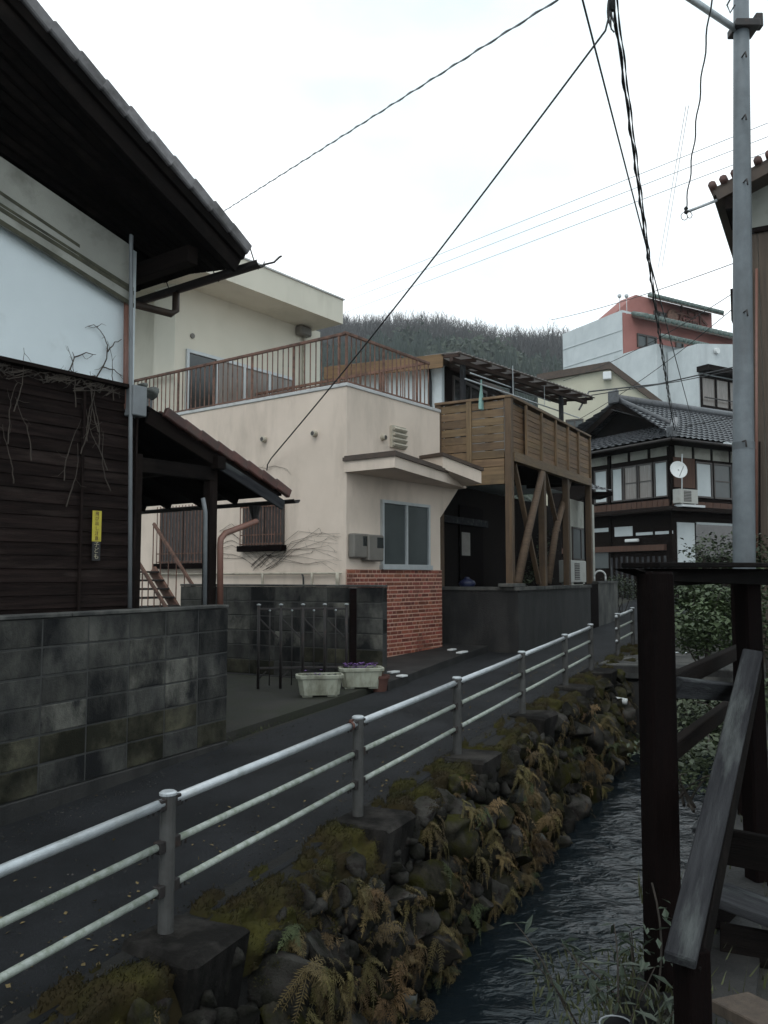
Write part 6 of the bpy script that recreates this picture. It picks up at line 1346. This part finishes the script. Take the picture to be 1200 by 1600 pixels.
for k, x in enumerate((968, 979)):
    bl_ = MB(); p = atY(x, 468, 55); bl_.tube([p - Z * 1.0, p - Z * .1, p + Z * .1], [.02, .02, .02], 5); bl_.lathe(p + Z * .1, [(.05, 0), (.13, .08), (.14, .2), (.05, .28)], 8)
    tag(bl_.build('roof_lamp', M['alu']), 'small lamp on an arm at the sloping roof edge of the white sided building', 'lamp', 'lamps on the sloping roof edge')
# ================================================================ TIMBER RAILING ON THE RIGHT BANK
BZ = 0.32
tr_ = thing('timber_railing', 'dark rotting timber posts and rails of a footbridge on the right bank', 'railing', V((1.1, 3.3, BZ)))
PA = atY(1021, 900, 3.3); PB = atY(1170, 900, 4.2)
pdirA = (V((PB.x - PA.x, PB.y - PA.y, 0))).normalized()
back = V((.615, 1, 0)).normalized()
plank('post', V((PA.x, PA.y, BZ - .1)), V((PA.x + .006, PA.y, atY(1029, 893, 3.3).z)), 0.112, .105, M['wood_red'], tr_, up=V((-.28, 1, 0)).normalized(), ch=.01)
plank('post', V((PB.x, PB.y, BZ - .25)), V((PB.x - .01, PB.y, atY(1170, 893, 4.2).z)), 0.098, .095, M['wood_red'], tr_, up=V((-.28, 1, 0)).normalized(), ch=.01)
tA, tB = atY(990, 888, 3.25), atY(1220, 892, 4.35)
MB().prism([tA, tB + V((0, 0, .01)), tB - Z * .075, atY(1050, 908, 3.35), atY(1000, 892, 3.25)], V((-.05, .12, 0))).build('top_rail', M['wood_black'], tr_)
plank('cap_rail', atY(1000, 883, 3.3), tB + Z * .03, .17, .022, M['wood_black'], tr_)
PC = PA + back * 2.2; PC = V((PC.x, PC.y, 0))
plank('post', V((PC.x, PC.y, BZ - .2)), V((PC.x, PC.y, 1.82)), .12, .12, M['wood_red'], tr_, up=back, ch=.01)
plank('side_rail', V((PA.x, PA.y, 1.405)) + back * .05, V((PC.x, PC.y, 1.405)), .045, .075, M['wood_dark'], tr_)
plank('side_rail', V((PA.x, PA.y, 1.13)) + back * .05, V((PC.x, PC.y, 1.13)), .045, .075, M['wood_dark'], tr_)
plank('top_side_rail', V((PA.x, PA.y, 1.84)) + back * .08, V((PC.x, PC.y, 1.84)), .10, .06, M['wood_black'], tr_)
plank('weathered_rail', atY(1056, 1074, 3.42), atY(1152, 1082, 4.15), .035, .085, M['wood_grey'], tr_, up=(Z + V((.2, -.5, 0))).normalized())
plank('cross_rail', atY(1056, 1420, 3.36), atY(1185, 1440, 4.1), .05, .10, M['wood_red'], tr_)
PD = atY(1080, 1490, 2.55)
plank('handrail_post', V((PD.x, PD.y, -.35)), V((PD.x, PD.y, PD.z + .02)), .075, .085, M['wood_red'], tr_, up=V((-.3, 1, 0)).normalized())
h0, h1 = atY(1062, 1502, 2.48), atY(1176, 1020, 4.05)
plank('sloping_handrail', h0, h1, .088, .036, M['wood_grey'], tr_, up=(Z + V((-.15, -.55, 0))).normalized(), ch=.005)
plank('sloping_handrail', h0 + V((.055, .10, -.01)), h1 + V((.02, .12, -.06)), .034, .085, M['wood_grey'], tr_, up=Z, ch=.005)
plank('handrail_beam', h0 + V((.05, .05, -.07)), h1 + V((.035, .06, -.075)), .06, .09, M['wood_black'], tr_, up=Z, ch=.005)
plank('step_board', atY(1120, 1395, 3.6), atY(1240, 1440, 3.4), .20, .04, M['wood_grey'], tr_)
plank('step_board', atY(1140, 1565, 2.9), atY(1260, 1625, 2.6), .16, .04, M['boards_tan'], tr_)
for y_, w2 in ((1330, .3), (1480, .25)): plank('step_riser', atY(1125, y_ - 10, 3.5), atY(1230, y_ + 10, 3.4), .04, .14, M['wood_black'], tr_)
# deck boards of the footbridge
dk = thing('footbridge_deck', 'weathered plank deck of the footbridge behind the dark posts', 'deck', V((2.3, 5.6, .3)))
d0 = atZ(1070, 1300, BZ + .05); dd1 = V((.615, 1, 0)).normalized(); dd2 = V((dd1.y, -dd1.x, 0))
for k in range(8):
    p = V((d0.x + .12, d0.y + .0, BZ + .05)) + dd2 * (.165 * k) + dd1 * jit(.03); plank('deck_plank', p, p + dd1 * (1.5 + jit(.05)), .150, .035, M['boards_tan'] if k % 3 else M['wood_grey'], dk)
for t in (.2, 1.3): p = V((d0.x + .05, d0.y, BZ - .02)) + dd1 * t; plank('bearer', p, p + dd2 * 1.3, .09, .09, M['wood_dark'], dk)
# concrete pad below the near post
ft = MB().box(V((PA.x + .02, PA.y, BZ - .42)), (.15, .14, .40), (pdirA, V((-pdirA.y, pdirA.x, 0)), Z), .02); tag(ft.build('post_pad', M['concrete_wet']), 'wet concrete pad carrying the near dark timber post', 'footing')
# bent pipe end at the very bottom
pe = atY(962, 1600, 2.5); ps_ = thing('pipe_stub', 'dark pipe end with a pale rim poking up among the bamboo leaves', 'pipe', pe - Z * .3)
MB().tube([pe + V((.12, .05, -.3)), pe + V((.03, 0, -.06)), pe], .045, 14, False).build('pipe', M['black'], ps_, True)
MB().tube([pe + V((math.cos(t) * .046, math.sin(t) * .046, .002 * math.cos(t))) for t in [2 * math.pi * k / 16 for k in range(17)]], .003, 6).build('rim', M['pvc_grey'], ps_, True)
# ================================================================ VEGETATION ON THE RIGHT BANK
def P2(x, y, Y): return atY(x, y, Y)
shrub('shrub', 'dense green shrub between the dark posts in front of the tiled house', P2(1100, 1010, 9.0) - Z * .3, [(P2(1105, 985, 9), (.62, .5, .32), 2400), (P2(1090, 935, 9.6), (.5, .5, .30), 1800), (P2(1130, 950, 9.2), (.42, .4, .30), 1300)], .062, M['leaf'], 10, 41)
shrub('shrub', 'paler leafy shrub spreading over the bank below the rails', P2(1110, 1130, 7.0) - Z * .1, [(P2(1105, 1115, 7.0), (.45, .5, .22), 900), (P2(1085, 1180, 6.4), (.3, .4, .16), 420), (P2(1150, 1160, 6.6), (.35, .4, .16), 350)], .055, M['leaf_pale'], 8, 42)
shrub('shrub', 'sparse shrub reaching up beside the utility pole foot', P2(1130, 900, 12) - Z * .8, [(P2(1125, 862, 12.5), (.7, .6, .35), 700), (P2(1190, 880, 11.5), (.55, .4, .5), 600)], .07, M['leaf'], 8, 43)
shrub('shrub', 'dark bush at the foot of the boarded house', P2(1195, 990, 9.5) - Z * .6, [(P2(1200, 960, 9.5), (.45, .5, .6), 1100), (P2(1195, 1100, 8), (.4, .4, .35), 600)], .065, M['leaf'], 8, 44)
shrub('shrub', 'low trailing plants on the far stream bank under the rails', P2(1075, 1240, 6.2) - Z * .1, [(P2(1085, 1215, 6.3), (.35, .35, .10), 300), (P2(1055, 1170, 7.5), (.5, .6, .2), 500)], .045, M['leaf_pale'], 5, 45)
# bamboo-leaved plants by the water
def bamboo(label, base, stems, seed, H_=.55):
    q = random.Random(seed); t = thing('bamboo_grass', label, 'plant', base); lm = MB(); sm = MB()
    for k in range(stems):
        e = V(base) + V((q.uniform(-.32, .30), q.uniform(-.25, .3), H_ * q.uniform(.6, 1.1))); pts = bez(V(base) + V((q.uniform(-.08, .08), q.uniform(-.08, .08), 0)), (V(base) + e) / 2 + V((0, 0, .1)), e, 8)
        sm.tube(pts, [.006 - .0005 * j for j in range(9)], 5, False)
        for j in range(3, 9):
            for _ in range(2):
                d_ = V((q.uniform(-1, 1), q.uniform(-1, 1), q.uniform(-.55, .15))); leaf(lm, q, pts[j], q.uniform(.06, .13), .10, d_)
    sm.build('stems', M['bark'], t); lm.build('leaves', M['leaf_bamboo'], t)
for k, (x, y, Y, n_, lab) in enumerate(((985, 1600, 3.1, 8, 'bamboo grass with long pale leaves leaning over the stream beside the pipe end'), (1000, 1560, 3.4, 6, 'bamboo grass growing at the foot of the near dark post'), (930, 1590, 3.5, 6, 'low bamboo grass reaching farthest out over the water'))):
    p = P2(x, y, Y); bamboo(lab, p - Z * .18, n_, 60 + k, .42)
lp_ = P2(1020, 1440, 3.2)
q = random.Random(4); lm = MB()
for k in range(26): leaf(lm, q, lp_ + V((q.uniform(-.06, .06), -.05, q.uniform(-.15, .12))), q.uniform(.03, .06), .25)
lt_ = thing('climbing_plant', 'few oval leaves climbing the near dark post', 'plant', lp_ - Z * .2); lm.build('leaves', M['leaf_bamboo'], lt_); MB().tube(bez(lp_ - Z * .3, lp_ + V((.04, -.06, -.05)), lp_ + Z * .14, 6), .004, 5).build('stem', M['bark'], lt_)
# litter bank of soil right of the water near the camera
rows = [[rd(s, w_, (-.9 + .75 * ((1.15 - w_) / .75)) + .06 * noise2(s * 6, w_ * 6, 3)) for w_ in [1.15 - .05 * k for k in range(15)]] for s in [0.6 + .1 * k for k in range(34)]]
tag(MB().grid(rows).build('bank_soil', M['dirt'], None, True), kind='structure')
# grass tufts
gm = MB(); q = random.Random(15)
def grass_patch(cx, cy, Y, rx, ry, n, h, z_=None):
    c = P2(cx, cy, Y)
    for k in range(n):
        p = c + V((q.uniform(-rx, rx), q.uniform(-ry, ry), 0)); 
        if z_ is not None: p.z = z_
        t_ = p + V((q.uniform(-.5, .5) * h, q.uniform(-.5, .5) * h, h * q.uniform(.5, 1.1))); s_ = V((q.uniform(-1, 1), q.uniform(-1, 1), 0)).normalized() * .004; m_ = (p + t_) / 2 + V((0, 0, h * .15))
        gm.quad(p - s_, p + s_, m_ + s_ * .8, m_ - s_ * .8); gm.quad(m_ - s_ * .8, m_ + s_ * .8, t_)
grass_patch(1140, 1440, 4.6, .4, .4, 600, .16); grass_patch(1115, 1560, 3.4, .3, .4, 500, .07); grass_patch(1000, 1600, 3.0, .35, .3, 400, .05); grass_patch(960, 1560, 3.6, .3, .4, 250, .05)
for k in range(900):
    s_ = q.uniform(.5, 7); w_ = q.uniform(-.6, .45); p = rd(s_, w_, .2); t_ = p + V((q.uniform(-.05, .05), q.uniform(-.05, .05), q.uniform(.03, .12))); a_ = V((q.uniform(-1, 1), q.uniform(-1, 1), 0)).normalized() * .004; gm.quad(p - a_, p + a_, t_)
for k in range(700):
    x_ = q.gauss(395, 30); y_ = q.gauss(1130, 18); p = onroad(x_, y_); 
    if p.dot(Wv) < 4.95: continue
    t_ = p + V((q.uniform(-.03, .03), q.uniform(-.03, .03), q.uniform(.01, .05))); a_ = V((q.uniform(-1, 1), q.uniform(-1, 1), 0)).normalized() * .004; gm.quad(p - a_, p + a_, t_)
tag(gm.build('grass', M['grass']), 'thin tufts of grass on the right bank and in the yard entrance', 'grass', kind='stuff')
gg = MB(); q = random.Random(61)
for k in range(3800):
    s_ = 1.5 + 12 * q.random() ** 1.4; e_w = q.choice((2.80, 2.80, 4.86)); w_ = e_w + (abs(q.gauss(0, .16)) if e_w < 3 else -abs(q.gauss(0, .16))) if q.random() < .75 else q.uniform(2.8, 4.88)
    p = rd(s_, min(max(w_, 2.78), 4.9), .005); r_ = q.uniform(.003, .010); a_ = q.uniform(0, 6); t3 = [p + V((math.cos(a_ + 2.1 * j), math.sin(a_ + 2.1 * j), 0)) * r_ for j in range(3)]; tp3 = p + Z * r_ * q.uniform(.5, 1)
    for j in range(3): gg.quad(t3[j], t3[(j + 1) % 3], tp3)
tag(gg.build('grit', M['stone']), 'loose grit along the edges of the lane', 'grit', kind='stuff')
# fallen leaves on the lane
fm = MB(); q = random.Random(21)
for k in range(420):
    s_ = q.uniform(2, 14); w_ = 2.85 + abs(q.gauss(0, .6)); p = rd(s_, min(w_, 4.85), .008); leaf(fm, q, p, q.uniform(.012, .035), .35, V((q.uniform(-1, 1), q.uniform(-1, 1), q.uniform(0, .3))))
tag(fm.build('leaf_litter', M['fern_olive']), 'small fallen leaves scattered on the lane', 'leaves', kind='stuff')
